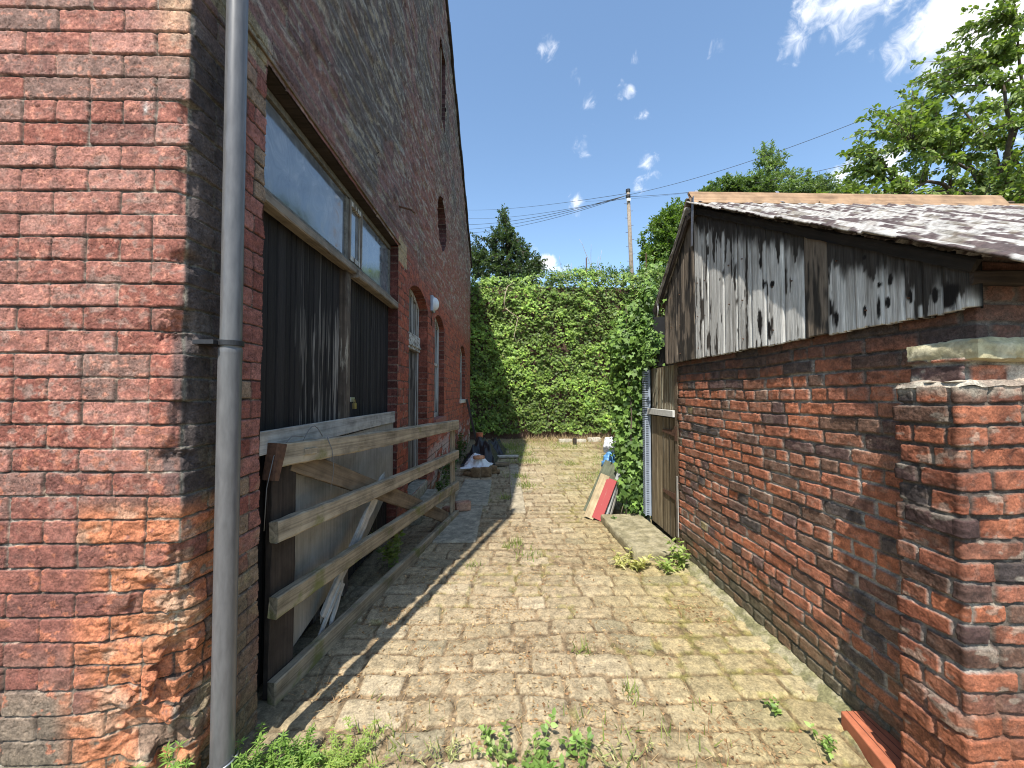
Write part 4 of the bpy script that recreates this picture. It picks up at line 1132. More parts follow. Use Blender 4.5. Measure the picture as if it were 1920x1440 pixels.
# ------------------------------------------------------------------ foliage
def norm(v): return v / np.maximum(np.linalg.norm(v, axis=-1, keepdims=True), 1e-9)
T_KITE = np.array([(0, 0, 0), (-.30, .42, .07), (0, 1, -.08), (.30, .42, .07)]); F_KITE = np.array([(0, 2, 1), (0, 3, 2)])
T_LONG = np.array([(0, 0, 0), (-.13, .42, .03), (0, 1, -.18), (.13, .42, .03)])
T_IVY = np.array([(0, .08, 0), (-.38, -.02, .03), (-.52, .40, -.04), (-.22, .52, .05), (0, 1, -.08), (.22, .52, .05), (.52, .40, -.04), (.38, -.02, .03)])
F_IVY = np.array([(0, 2, 1), (0, 3, 2), (0, 4, 3), (0, 5, 4), (0, 6, 5), (0, 7, 6)])
T_OVAL = np.array([(0, 0, 0), (-.24, .22, .05), (-.27, .55, .05), (0, 1, -.10), (.27, .55, .05), (.24, .22, .05), (0, .5, -.01)])
F_OVAL = np.array([(6, 1, 0), (6, 2, 1), (6, 3, 2), (6, 4, 3), (6, 5, 4), (6, 0, 5)])
def leaves_arrays(P, D, N, size, col, T=T_KITE, F=F_KITE):
    "P base points, D direction of the leaf axis, N leaf normal"
    P = np.asarray(P, float); D = norm(np.asarray(D, float)); N = np.asarray(N, float)
    S = norm(np.cross(D, N)); N = np.cross(S, D)
    size = np.broadcast_to(size, (len(P),))[:, None, None]
    V = P[:, None, :] + size * (T[None, :, 0:1] * S[:, None, :] + T[None, :, 1:2] * D[:, None, :] + T[None, :, 2:3] * N[:, None, :])
    n = len(T); Fa = (np.arange(len(P)) * n)[:, None, None] + F[None]
    C = np.repeat(np.asarray(col)[:, None, :], n, 1)
    return V.reshape(-1, 3), Fa.reshape(-1, 3), C.reshape(-1, 3)
def merge(arrs):
    Vs, Fs, Cs, n = [], [], [], 0
    for V, F, C in arrs: Vs.append(V); Fs.append(F + n); Cs.append(C); n += len(V)
    return np.concatenate(Vs), np.concatenate(Fs), np.concatenate(Cs)
def leaf_obj(name, arrs, mat='leaf', parent=None):
    V, F, C = merge(arrs); return link(name, np_mesh(name, V, F, C, smooth=False), M[mat] if isinstance(mat, str) else mat, parent)
def lcol(n, a, b, r=rng, v=.25):
    t = r.random(n)[:, None]; c = np.array(a) * (1 - t) + np.array(b) * t
    return c * (1 + (r.random(n)[:, None] - .5) * 2 * v)

# ivy over the retaining wall
def ivy_wall():
    r = np.random.default_rng(21); n = 52000
    x = r.uniform(-3.2, 7.4, n); z = r.uniform(.12, 5.9, n)
    top = 5.36 + .30 * ss(-1, 2.5, x) + .28 * (fbm(x * 1.6, x * 0, 600, 3) - .5)
    keep = z < top; x, z, top = x[keep], z[keep], top[keep]; n = len(x)
    lump = fbm(x * 1.5, z * 1.7, 601, 4) * .55 + fbm(x * 5, z * 6, 602, 3) * .35
    gapm = fbm(x * 3.2, z * 3.6, 603, 3)
    depth = .04 + .55 * lump + .05 * ss(2.0, 5, z)
    y = 13.0 - depth + r.random(n) ** 2 * .16
    # rounded top
    y = y + .3 * ss(.25, 0, top - z) * r.random(n)
    keep = (r.random(n) > ss(.52, .64, gapm) * .6) & (z > .12 + .25 * fbm(x * 4, x * 0, 604)); x, y, z, top, lump = x[keep], y[keep], z[keep], top[keep], lump[keep]; n = len(x)
    P = np.stack([x, y, z], 1)
    D = np.stack([r.normal(0, .55, n), -.35 + r.normal(0, .25, n), -.7 + r.normal(0, .35, n)], 1)
    N = np.stack([r.normal(0, .45, n), -1 + r.normal(0, .25, n), .55 + r.normal(0, .45, n)], 1)
    c = lcol(n, (.095, .170, .026), (.235, .335, .060), r, .30)
    yel = r.random(n) < .03; c[yel] = (.25, .27, .07)
    t = fbm(x * .8, z * .9, 605); c = c * (.8 + .5 * t)[:, None]
    c = c * (.62 + .75 * ss(.35, .65, lump))[:, None]
    A = [leaves_arrays(P, D, N, r.uniform(.04, .11, n), c, T_IVY, F_IVY)]
    # loose sprigs standing above the top
    for i in range(85):
        x0 = r.uniform(-1.2, 6.5); z0 = 5.36 + .30 * float(ss(-1, 2.5, np.array(x0))); h = r.uniform(.08, .34) * (1.1 if x0 > 2 else .6); k = int(h * 60)
        t = r.random(k); P = np.stack([x0 + r.normal(0, .06, k) + t * r.normal(0, .1), 13.05 + r.normal(0, .1, k), z0 + t * h], 1)
        A.append(leaves_arrays(P, r.normal(0, 1, (k, 3)) + (0, 0, .3), r.normal(0, 1, (k, 3)) + (0, -1, .5), r.uniform(.04, .08, k), lcol(k, (.08, .15, .03), (.16, .25, .06), r), T_KITE, F_KITE))
    return A
iv = empty('ivy', (2, 12.9, 0), "dense sunlit ivy covering the whole high wall at the end of the alley", "ivy")
o = leaf_obj('foliage', ivy_wall(), 'ivy_leaf'); par(o, iv).matrix_parent_inverse = Matrix.Translation(-Vector(iv.location))
mb = MB()
rr = random.Random(5)
for i in range(46):
    x = rr.uniform(-1, 6); z = rr.uniform(.1, .3); pts = []
    for k in range(12): pts.append((x, 12.82 + rr.uniform(-.02, .03), z)); x += rr.uniform(-.12, .12); z += rr.uniform(.1, .28)
    mb.tube(pts, [.012 - .0008 * k for k in range(12)], 5)
par(mb.build('stems', M['bark'], None, smooth=True), iv).matrix_parent_inverse = Matrix.Translation(-Vector(iv.location))
mb = MB(); mb.tube([(-.02, 12.5, 4.25), (-.05, 12.42, 4.5), (-.0, 12.38, 4.8), (.06, 12.42, 5.0), (.22, 12.5, 5.12)], [.016, .018, .016, .012, .006], 6)
mb.tube([(.4, 12.5, 4.0), (.28, 12.4, 3.4), (.38, 12.45, 3.1)], [.008, .008, .006], 6)
mb.tube([(.0, 12.5, 4.3), (.15, 12.4, 4.15), (.4, 12.42, 4.0), (.55, 12.5, 3.9)], [.012, .01, .008, .006], 6)
par(mb.build('bare_stem', plain_mat('bleached_stem', (.45, .36, .25), .8), None, smooth=True), iv).matrix_parent_inverse = Matrix.Translation(-Vector(iv.location))

# ivy on the far corner of the shed, big glossy leaves
def ivy_shed():
    r = np.random.default_rng(22); A = []
    blobs = [  # centre, radii, count
        ((1.70, 4.55, 2.66), (.09, .20, .20), 170), ((1.66, 4.75, 2.42), (.18, .30, .22), 420), ((1.58, 4.85, 2.1), (.30, .42, .30), 820), ((1.66, 4.35, 2.05), (.14, .25, .22), 170),
        ((1.62, 4.9, 1.7), (.26, .40, .35), 620), ((1.60, 4.92, 1.25), (.20, .36, .36), 560), ((1.56, 4.85, .80), (.19, .36, .34), 560), ((1.52, 4.78, .42), (.17, .30, .30), 460), ((1.6, 4.7, .2), (.14, .26, .16), 160),
        ((1.75, 5.2, 1.9), (.3, .4, .9), 600), ((1.75, 5.2, .8), (.3, .4, .7), 500)]
    for c, rad, n in blobs:
        n = int(n * 1.6); u = norm(r.normal(0, 1, (n, 3))) * (r.random((n, 1)) ** .33)
        u *= (.75 + .5 * r.random((n, 1)))
        P = np.array(c) + u * np.array(rad)
        P[:, 0] = np.where((P[:, 1] < 4.5) & (P[:, 2] < 1.85), np.minimum(P[:, 0], 1.60), P[:, 0])
        keep = (P[:, 2] > .04) & ~((P[:, 1] < 4.47) & (P[:, 2] < 1.78))
        P = P[keep]; u = u[keep]; n = len(P)
        D = np.stack([-.3 + r.normal(0, .5, n), -.3 + r.normal(0, .4, n), -.8 + r.normal(0, .4, n)], 1)
        N = u * 1.2 + np.stack([-.3 + r.normal(0, .5, n), -.6 + r.normal(0, .5, n), .6 + r.normal(0, .5, n)], 1)
        A.append(leaves_arrays(P, D, N, r.uniform(.032, .082, n), lcol(n, (.045, .095, .016), (.19, .31, .06), r, .4), T_IVY, F_IVY))
    # trailing sprigs over the boards
    for (p, q) in (((1.58, 4.3, 2.9), (1.57, 3.95, 2.55)), ((1.6, 4.3, 2.4), (1.57, 3.9, 2.2)), ((1.6, 4.4, 2.0), (1.57, 3.85, 1.80)), ((1.6, 4.3, 2.1), (1.56, 3.9, 1.95)), ((1.6, 4.2, 3.0), (1.58, 3.8, 2.75)), ((1.6,4.0,2.5),(1.57,3.75,2.45))):
        k = 22; t = r.random(k)[:, None]; P = np.array(p) * (1 - t) + np.array(q) * t + r.normal(0, .045, (k, 3)); P[:, 0] = np.minimum(P[:, 0], 1.585)
        A.append(leaves_arrays(P, r.normal(0, .5, (k, 3)) + (-.3, -.3, -.6), r.normal(0, .5, (k, 3)) + (-.8, -.8, .5), r.uniform(.03, .055, k), lcol(k, (.08, .15, .03), (.20, .32, .07), r, .25), T_IVY, F_IVY))
    return A
iv2 = empty('ivy', (1.6, 4.8, 0), "large glossy leaved ivy clump climbing the far corner of the shed beside its door", "ivy")
def at0(o, p): o.parent = p; o.matrix_parent_inverse = Matrix.Translation(-Vector(p.location)); return o
at0(leaf_obj('foliage', ivy_shed(), 'ivy_leaf'), iv2)
mb = MB()
for i in range(12):
    x = 1.6 + rr.uniform(-.1, .1); y = 4.6 + rr.uniform(0, .5); z = 0; pts = []
    for k in range(14): pts.append((x, y, z)); x += rr.uniform(-.03, .03); y += rr.uniform(-.05, .05); z += .2
    mb.tube(pts, [.016 - .0009 * k for k in range(14)], 6)
mb.tube([(1.42, 4.55, .02), (1.44, 4.6, .2), (1.5, 4.62, .38), (1.52, 4.6, .5)], .007, 6); mb.tube([(1.36, 4.6, .02), (1.40, 4.62, .14), (1.44, 4.66, .2)], .006, 6)
at0(mb.build('stems', M['bark'], None, smooth=True), iv2)
mb = MB(); mb.tube([(1.56, 3.86, 2.50), (1.545, 3.86, 2.44), (1.545, 3.85, 2.36), (1.555, 3.90, 2.29)], .007, 8)
o = mb.build('loose_cable', plain_mat('white_cable', (.6, .6, .6), .5), None, smooth=True); tag(o, "short bent white cable end hanging beside the shed gable and ivy", "cable")

# ---- trees
def limb(p0, p1, bend, n, r):
    p0 = np.array(p0, float); p1 = np.array(p1, float); t = np.linspace(0, 1, n)[:, None]
    d = np.linalg.norm(p1 - p0)
    off = r.normal(0, 1, 3) * bend * d
    w = np.cumsum(r.normal(0, .02 * d, (n, 3)), 0) * np.sin(t * np.pi)
    return p0 * (1 - t) + p1 * t + off * (t * (1 - t)) * 2 + np.array((0, 0, bend * d)) * (t * (1 - t)) * 2 + w

def make_tree(name, base, trunk_top, blobs, nlimb, twigs, leaf_per, leafsize, ca, cb, label, cat='tree', seed=1, T=T_OVAL, F=F_OVAL, trunk_r=.16, twig_len=.7, droop=.3, group=None, shell=.55, twigr=.006, spread=.06, up=0.0):
    r = np.random.default_rng(seed)
    root = empty(name, base, label, cat, group)
    mb = MB(); base = np.array(base, float); top = np.array(trunk_top, float)
    tr = limb(base, top, .03, 8, r); mb.tube(tr, list(np.linspace(trunk_r, trunk_r * .45, 8)), 10)
    limbs = []
    bl = [np.array(b, float) for b in blobs]
    vol = np.array([b[3] * b[4] * b[5] for b in bl]) ** .67; vol /= vol.sum()
    for i in range(nlimb):
        b = bl[r.choice(len(bl), p=vol)]
        u = norm(r.normal(0, 1, 3)) * r.uniform(.3, .85); e = b[:3] + u * b[3:6]
        k = r.integers(3, 8); s_ = tr[k]
        L = limb(s_, e, .10, 9, r); limbs.append(L); mb.tube(L, list(np.linspace(trunk_r * .38, .014, 9)), 6, cap=False)
    allp = np.concatenate([L[3:] for L in limbs])
    A = []
    for i in range(twigs):
        b = bl[r.choice(len(bl), p=vol)]
        u = norm(r.normal(0, 1, 3)); rad = shell + (1 - shell) * r.random() ** .6
        rad *= 1 + .22 * (vn(np.array(u[0] * 3 + b[0]), np.array(u[2] * 3 + u[1] * 2), seed) - .5)
        q = b[:3] + u * rad * b[3:6]
        j = np.argmin(((allp - q) ** 2).sum(1)); s_ = allp[j]
        dv = q - s_; dl = np.linalg.norm(dv)
        if dl > twig_len * 1.6: s_ = q - dv / dl * twig_len * 1.6
        out = norm((q - tr[5]) * np.array((1, 1, .35 + up))) * twig_len * .5
        Lp = limb(s_, q + out * .6, .06, 6, r); Lp[-1, 2] -= droop * .25 * twig_len; Lp[-2, 2] -= droop * .08 * twig_len
        mb.tube(Lp, list(np.linspace(twigr * 1.5, twigr * .5, 6)), 4, cap=False)
        k = int(leaf_per * r.uniform(.6, 1.3)); t = r.uniform(.25, 1.0, k)
        idx = np.clip((t * 5).astype(int), 0, 4); f = (t * 5 - idx)[:, None]
        P = Lp[idx] * (1 - f) + Lp[idx + 1] * f
        ax = norm(Lp[-1] - Lp[0])[None, :]
        sd_ = norm(r.normal(0, 1, (k, 3))); D = ax * .6 + sd_ * .8 + np.array((0, 0, -droop)); P = P + sd_ * r.uniform(0, spread, (k, 1))
        N = np.array((0, 0, 1.0)) + r.normal(0, .55, (k, 3))
        sh = (.8 + .45 * vn(np.array(q[0] * 1.3), np.array(q[2] * 1.3), seed + 5))
        A.append(leaves_arrays(P, D, N, r.uniform(.7, 1.2, k) * leafsize, lcol(k, ca, cb, r, .2) * sh, T, F))
    at0(mb.build('trunk', M['bark'], None, smooth=True), root)
    at0(leaf_obj('crown', A), root)
    return root

make_tree('cherry_tree', (12.2, 8.6, 0), (11.6, 8.2, 4.6),
          [(9.0, 7.7, 5.1, 2.5, 1.6, 1.0), (9.9, 7.8, 6.5, 2.5, 1.6, 1.3), (10.6, 8.0, 7.9, 1.9, 1.4, 1.3), (7.2, 7.5, 5.0, 1.2, .9, .75), (8.1, 7.6, 6.6, 1.1, .8, .9), (12.5, 8.2, 5.6, 2.6, 2.0, 2.2), (9.9, 7.6, 8.6, .6, .6, .9), (8.7, 7.3, 4.2, 2.2, 1.1, .8), (6.7, 7.5, 5.3, .6, .6, .3), (9.0, 7.6, 7.6, .7, .6, .7)],
          50, 1350, 34, .10, (.10, .155, .04), (.26, .32, .09), "tall cherry tree with drooping oval leaves rising behind the corrugated shed roof", seed=31, trunk_r=.2, twig_len=.9, droop=.5, shell=.5, spread=.04)
make_tree('ash_tree', (14.6, 20.5, 5.0), (14.6, 20.5, 10.0),
          [(14.2, 20.3, 12.0, 1.6, 1.3, 1.5), (14.3, 20.3, 13.9, .9, .8, 1.2), (15.9, 20.2, 12.2, 1.3, 1.1, 1.3), (12.8, 20.2, 12.2, 1.3, 1.0, 1.0), (16.9, 20.0, 12.0, 1.5, 1.2, 1.1), (15.0, 20.1, 11.6, 2.6, 1.4, 1.2), (18.2, 20, 11.8, 1.2, 1, .8)],
          40, 1100, 32, .18, (.10, .155, .07), (.23, .29, .13), "feathery pale green ash tree topping the shed ridge left of the cherry tree", seed=32, T=T_LONG * np.array((1.5, 1, 1)), F=F_KITE, trunk_r=.16, twig_len=.8, droop=.1, shell=.3)
make_tree('leafy_shrub', (11.2, 19.5, 5.0), (11.2, 19.5, 8.6),
          [(11.3, 19.4, 11.7, 1.2, 1.2, .8), (10.5, 19.3, 11.2, .9, .9, .8), (12.4, 19.3, 11.6, 1.3, 1.2, .9)],
          18, 800, 36, .15, (.075, .125, .045), (.16, .22, .08), "low rounded shrub showing just above the left end of the shed ridge", 'shrub', seed=33, T=T_KITE, F=F_KITE, trunk_r=.1, twig_len=.5, droop=.0, shell=.2)
make_tree('bushy_tree', (8.6, 18.2, 5.0), (8.6, 18.2, 7.6),
          [(8.0, 17.8, 8.7, 1.6, 1.2, 1.5), (8.6, 18.0, 9.5, 1.5, 1.2, 1.2), (7.6, 17.2, 6.9, 1.5, 1.0, 1.0), (8.6, 17.0, 6.4, 1.8, 1.0, .9), (6.9, 17.5, 7.9, .6, .6, .6)],
          28, 1500, 36, .14, (.075, .135, .03), (.18, .25, .06), "rounded bushy tree on the high land between the pole and the shed", seed=34, T=T_KITE, F=F_KITE, trunk_r=.14, twig_len=.5, droop=.05, shell=.25)
make_tree('holly_tree', (.0, 16.0, 5.0), (.05, 16.0, 8.4),
          [(.1, 15.9, 6.7, 1.3, 1.0, 1.1), (-.15, 15.9, 7.7, .85, .7, .7), (-.1, 16.0, 8.75, .22, .3, .65), (-.95, 15.9, 6.7, .8, .8, .9), (1.0, 15.9, 6.7, .75, .7, .75), (.55, 15.9, 7.5, .5, .5, .5), (-.1, 15.9, 5.8, 1.5, .9, .6), (.25, 15.9, 8.1, .25, .3, .4), (-1.2, 15.9, 7.3, .45, .5, .9)],
          34, 1300, 24, .10, (.040, .070, .036), (.115, .155, .08), "dark pointed holly tree standing above the ivy wall at its left end", seed=35, T=T_KITE, F=F_KITE, trunk_r=.1, twig_len=.35, droop=-.2, shell=.2, spread=.05, up=.8)
make_tree('leafy_shrub', (3.6, 14.6, 5.0), (3.6, 14.6, 5.7),
          [(3.2, 14.4, 5.9, .9, .5, .40), (4.7, 14.4, 5.95, .9, .5, .42), (5.7, 14.5, 6.0, .7, .5, .5), (2.1, 14.4, 5.75, .5, .4, .3)],
          14, 190, 22, .08, (.07, .13, .03), (.16, .24, .06), "low straggly shrub along the top of the ivy wall", 'shrub', seed=36, T=T_KITE, F=F_KITE, trunk_r=.04, twig_len=.45, droop=0, shell=.1, spread=.05, up=.9)
# bare sapling stems
def bare(base, tops, label, th=.02):
    mb = MB(); r = np.random.default_rng(int(base[0] * 100) + 7)
    for tp in tops: mb.tube(limb(base, tp, .06, 8, r), list(np.linspace(th, .004, 8)), 5)
    o = mb.build('bare_sapling', plain_mat('bare_twig', (.33, .30, .27), .8), None, smooth=True); tag(o, label, "sapling"); return o
bare((3.55, 14.2, 5.2), [(2.75, 14.2, 7.3), (3.2, 14.2, 7.1), (3.6, 14.2, 6.9), (3.45, 14.1, 6.6)], "tall leafless pale sapling rising from the middle of the ivy wall top")
bare((2.3, 14.2, 5.2), [(2.0, 14.2, 6.65), (2.45, 14.2, 6.4)], "short leafless sapling left of the rusty post above the ivy", .014)
for px, py0, w, lab in ((1101, 480, .035, "rusty upright post poking up from the middle of the ivy wall top"), (1215, 470, .03, "thin rusty post half hidden in leaves near the right end of the ivy wall")):
    Yp = 13.6; X = (px - 948) * Yp / 721; mb = MB(); mb.box((X - w / 2, Yp - .02, 4.9), (X + w / 2, Yp + .02, 1.5 + (739 - py0) * Yp / 721))
    tag(mb.build('fence_post', M['rust'], None, bevel=.004), lab, "post", "rusty fence posts above the ivy")

# ------------------------------------------------------------------ utility pole and wires
up_ = empty('utility_pole', (7.35, 22, 5.0), "tall timber utility pole rising behind the ivy wall with wires at its top", "pole")
mb = MB(); mb.tube([(7.42, 22, 5.0), (7.3, 22, 8.5), (7.13, 22, 13.30)], [.135, .12, .095], 16); at0(mb.build('shaft', M['pole'], None, smooth=True), up_)
mb = MB(); mb.tube([(7.13, 22, 13.28), (7.13, 22, 13.42)], .13, 16); at0(mb.build('cap', M['black_plastic'], None), up_)
mb = MB(); mb.tube([(7.13, 22, 12.95), (7.13, 22, 13.08)], .135, 16); at0(mb.build('collar', M['black_plastic'], None), up_)
mb = MB(); mb.box((7.0, 21.83, 12.68), (7.22, 21.87, 12.82)); at0(mb.build('sign_plate', M['white_plastic'], None), up_)
for i in range(9):
    mb = MB(); z = 9.2 + i * .42; x = 7.28 - (z - 8.5) * .035; s_ = (1 if i % 2 else -1); mb.tube([(x, 22, z), (x + s_ * .24, 21.95, z)], .012, 5)
    at0(mb.build('climbing_step', M['rust'], None), up_)
def wire(p, q, sag, label, rad=.012):
    n = 24; pts = [Vector(p).lerp(Vector(q), i / n) - Vector((0, 0, sag * 4 * (i / n) * (1 - i / n))) for i in range(n + 1)]
    mb = MB(); mb.tube(pts, rad, 4); tag(mb.build('overhead_wire', M['wire'], None, smooth=True), label, "wire", "wires carried by the utility pole")
def at(px, py, Y): return ((px - 948) * Y / 721, Y, 1.5 + (739 - py) * Y / 721)
tp = (7.13, 22, 13.1)
wire(tp, at(790, 412, 46), 1.0, "lowest left hand wire running down from the pole past the holly tip", .016)
wire(tp, at(790, 425, 42), .9, "second lowest left hand wire sloping from the pole to behind the holly", .014)
wire(tp, at(800, 435, 36), .8, "steepest left hand wire falling from the pole behind the holly tree", .012)
wire((7.13, 22, 12.95), at(820, 400, 60), .9, "nearly level faint wire left of the pole, just under the topmost", .014)
wire((7.13, 22, 13.2), at(820, 386, 66), .7, "topmost faint level wire left of the pole top", .014)
wire(tp, at(1740, 165, 14), .35, "upper right hand wire climbing from the pole into the cherry tree", .010)
wire((7.13, 22, 13.0), at(1780, 250, 15), .45, "lower right hand wire passing from the pole behind the ash tree", .010)
wire(at(1100, 372, 60), at(1310, 352, 60), .2, "short faint wire crossing behind the top of the utility pole", .014)

# ------------------------------------------------------------------ things on the ground
def flag(name, x0, x1, y0, y1, h, seed, label, cat="paving stone", col=(.24, .22, .17), col2=(.33, .30, .23), group=None, **k):
    o = rough_slab(name, x0, x1, y0, y1, -.03, h, seed, col, col2, .02, .006, **k); tag(o, label, cat, group); return o
flag('door_slab', 1.14, 1.63, 3.50, 4.60, .075, 410, "broad mossy stone slab lying before the shed door", "stone slab", (.21, .185, .11), (.30, .265, .17), rot=.03)
flag('flagstone', -.72, -.24, 5.25, 6.75, .012, 411, "large smooth flagstone in the shade before the bag and bricks", group="flagstones along the left wall")
flag('flagstone', -.80, -.30, 3.95, 5.2, .010, 412, "flagstone in the shade just beyond the end of the gate", group="flagstones along the left wall")
flag('flagstone', .07, .26, 4.9, 8.2, .010, 413, "long narrow stone of the drain line on the edge of the shade", col=(.27, .23, .16), col2=(.36, .31, .22), group="flagstones along the left wall")
# terracotta ridged block at the foot of the pier
tb = empty('terracotta_block', (1.6, 1.6, 0), "orange terracotta block with grooved top at the foot of the brick pier", "tile")
mb = MB(); 
qa, qb, qc, qd = (1.525, 1.765), (1.665, 1.745), (1.68, 1.50), (1.40, 1.48)
qa = (1.53, 1.77); qb = (1.64, 1.77); qc = (1.64, 1.475); qd = (1.47, 1.475)
quad = [qa, qb, qc, qd]
mb.add([(x, y, -.02) for x, y in quad] + [(x, y, .055) for x, y in quad], [(0, 1, 2, 3), (7, 6, 5, 4), (0, 4, 5, 1), (1, 5, 6, 2), (2, 6, 7, 3), (3, 7, 4, 0)])
at0(mb.build('block', M['terracotta'], None, bevel=.006), tb)
mb = MB()
for i in range(3):
    t = (i + 1) / 4; a_ = Vector((qa[0] + (qb[0] - qa[0]) * t, qa[1], .0556)); b_ = Vector((qd[0] + (qc[0] - qd[0]) * t, qd[1], .0556))
    mb.tube([a_, b_], .0022, 5)
at0(mb.build('groove', plain_mat('dark_groove', (.12, .04, .025), .9), None), tb)
# kerb-like bricks standing at the pier foot
# leaning boards
def lean(name, bx, by, tx, ty_, z0, z1, w, t, mat, label, seed, face=(-.55, -.8, .25), cat="board", group="offcuts leaning on the ivy by the shed"):
    o = plank(name, (bx, by, z0), (tx, ty_, z1), w, t, face, M[mat], None, rough=.0015, seed=seed); tag(o, label, cat, group); return o
lean('board', 1.000, 4.66, 1.235, 4.76, .01, .50, .12, .022, 'cream_paint', "pale pine board leaning leftmost in the stack by the ivy", 61)
lean('board', 1.085, 4.60, 1.30, 4.70, .01, .46, .125, .022, 'red_paint', "faded red board leaning in front of the pale pine board", 62)
lean('board', 1.07, 4.76, 1.38, 4.86, .01, .62, .26, .02, 'green_paint', "wide dull green board behind the red one, its top edge showing", 63)
lean('board', 1.19, 4.62, 1.395, 4.74, .01, .52, .05, .03, 'grey_paint', "narrow light grey strip leaning right of the red board", 64, face=(-.7, -.6, .3))
lean('board', 1.25, 4.66, 1.44, 4.78, .01, .55, .04, .03, 'ply', "thin brown grey batten leaning at the right edge of the board stack", 65, face=(-.7, -.6, .3))
lean('stone_slab', 1.36, 5.2, 1.55, 5.25, .02, .90, .22, .05, 'wood_sill', "rough buff slab propped upright behind the boards against the ivy", 66, cat="stone slab")
def lump(name, c0, rad, seed, mat, label, cat):
    u, v = np.meshgrid(np.linspace(0, 2 * np.pi, 49), np.linspace(.02, np.pi - .02, 33))
    d = np.stack([np.cos(u) * np.sin(v), np.sin(u) * np.sin(v), np.cos(v)], -1)
    n = fbm(d[..., 0] * 2.2 + 3, d[..., 2] * 2.2 + d[..., 1] * 1.7, seed, 4); rid = np.abs(fbm(d[..., 0] * 4 + d[..., 1] * 3, d[..., 2] * 4, seed + 5, 4) - .5)
    P = np.array(c0) + d * (.75 + .6 * n - 1.1 * rid)[..., None] * np.array(rad)
    o = link(name, grids_mesh(name, [(P, np.full(P.shape, .5), None, False)]), M[mat]); return tag(o, label, cat)
def crumple(name, x0, x1, y0, y1, z0, h, seed, mat, label, cat, tilt=0, prof=None, colfn=None, group=None):
    nx, ny = 60, 50; XX, YY = np.meshgrid(np.linspace(0, 1, nx), np.linspace(0, 1, ny))
    e = np.minimum(np.minimum(XX, 1 - XX), np.minimum(YY, 1 - YY)); n = fbm(XX * 4, YY * 4, seed, 3); rid = 1 - np.abs(2 * fbm(XX * 6, YY * 6, seed + 3, 4) - 1) * 2
    dome = ss(0, .42, e + (n - .5) * .1); Z = z0 + h * dome * (.55 + .5 * n) + .10 * h * rid * dome + (rid - .5) * .015
    wob = (fbm(XX * 5, YY * 5, seed + 9, 3) - .5) * .18
    X = x0 + (x1 - x0) * (XX + wob * (1 - dome)) + tilt * Z; Y = y0 + (y1 - y0) * (YY + wob * (1 - dome) * .8)
    P = np.stack([X, Y, Z], -1); o = link(name, grids_mesh(name, [(P, np.full(P.shape, .5), None, False)]), M[mat]); tag(o, label, cat, group)
    md = o.modifiers.new('solid', 'SOLIDIFY'); md.thickness = .003; return o
lump('plastic_bag', (1.40, 5.15, .56), (.11, .10, .17), 700, 'blue_plastic', "crumpled blue plastic bag stuffed behind the leaning boards", "bag")
lump('plastic_bag', (1.42, 5.2, .80), (.10, .09, .12), 705, 'white_plastic', "white plastic bag resting above the blue bag by the ivy", "bag")
# rubbish heap at the left
for i, (x, y, z, s_, lab) in enumerate([(-.66, 7.15, .0, 1, "dirty brick at the left of the heap under the bag"), (-.53, 7.05, .0, 1, "upright brown brick standing in front of the heap"), (-.36, 7.1, .0, 1.2, "large mossy brown block right in front of the bag"), (-.20, 7.35, .0, 1, "dark timber offcut brick at the right foot of the heap"), (-.25, 7.3, .075, .9, "small brick lying on top at the right of the heap")]):
    o = rough_slab('brick', x - .09 * s_, x + .09 * s_, y - .06, y + .06, z - .01, z + (.16 if i in (1, 2) else .075), 720 + i, (.14, .09, .05), (.20, .13, .07), .02, .006, rot=.2 * (i - 2)); tag(o, lab, "brick", "bricks at the foot of the rubbish heap")
crumple('plastic_bag', -.80, -.26, 7.1, 7.75, .13, .22, 710, 'white_plastic', "torn white sack lying over the bricks in the shade", "sack", -.1)
o = rough_slab('brick', -.60, -.40, 7.18, 7.30, .285, .35, 730, (.42, .19, .10), (.5, .26, .15), .02, .005, rot=.5); tag(o, "orange broken brick lying on the white sack", "brick")
crumple('tarpaulin', -.92, -.18, 7.9, 9.6, .05, .50, 740, 'black_plastic', "heap of crumpled dark tarpaulin against the left wall foot", "tarpaulin")
crumple('tarpaulin', -.60, .0, 9.2, 10.6, .02, .40, 745, 'black_plastic', "smaller black plastic sheet heap beyond the main tarpaulin", "tarpaulin")
mb = MB(); mb.tube([(-.60, 8.9, .44), (-.60, 8.9, .61)], [.06, .085], 16); tag(mb.build('plant_pot', M['terracotta'], None), "small terracotta pot standing on top of the dark tarpaulin", "pot")
o = plank('old_timber', (-1.06, 10.5, 1.35), (-.72, 10.2, .05), .1, .06, (1, 0, 0), M['wood_dark'], None, seed=71); tag(o, "dark timber post leaning on the far end of the brick wall", "timber")
o = plank('old_timber', (-.35, 8.0, .05), (.05, 8.1, .05), .12, .05, (0, 0, 1), M['wood_mid'], None, seed=72); tag(o, "short brown timber lying right of the tarpaulin heap", "timber")
o = plank('old_timber', (-.2, 9.0, .05), (.3, 9.05, .05), .1, .05, (0, 0, 1), M['wood_pale'], None, seed=73); tag(o, "pale grey timber lying on the setts beyond the brown one", "timber")
mb = MB(); mb.box((2.01, 11.4, -.02), (2.11, 11.5, .19)); tag(mb.build('timber_stub', M['wood_dark'], None, bevel=.01), "short dark timber stub standing on the ground before the ivy wall", "post")
for i in range(9):
    x = 1.6 + i * .5 + rr.uniform(-.1, .1); y = 12.0 + rr.uniform(-.15, .15)
    o = rough_slab('edging_stone', x, x + .42, y, y + .16, -.02, .07 + rr.uniform(0, .05), 760 + i, (.40, .36, .28), (.50, .46, .37), .03, .01, rot=rr.uniform(-.1, .1)); tag(o, "rough pale edging stone in the row at the foot of the ivy wall", "stone", "edging stones at the foot of the ivy")
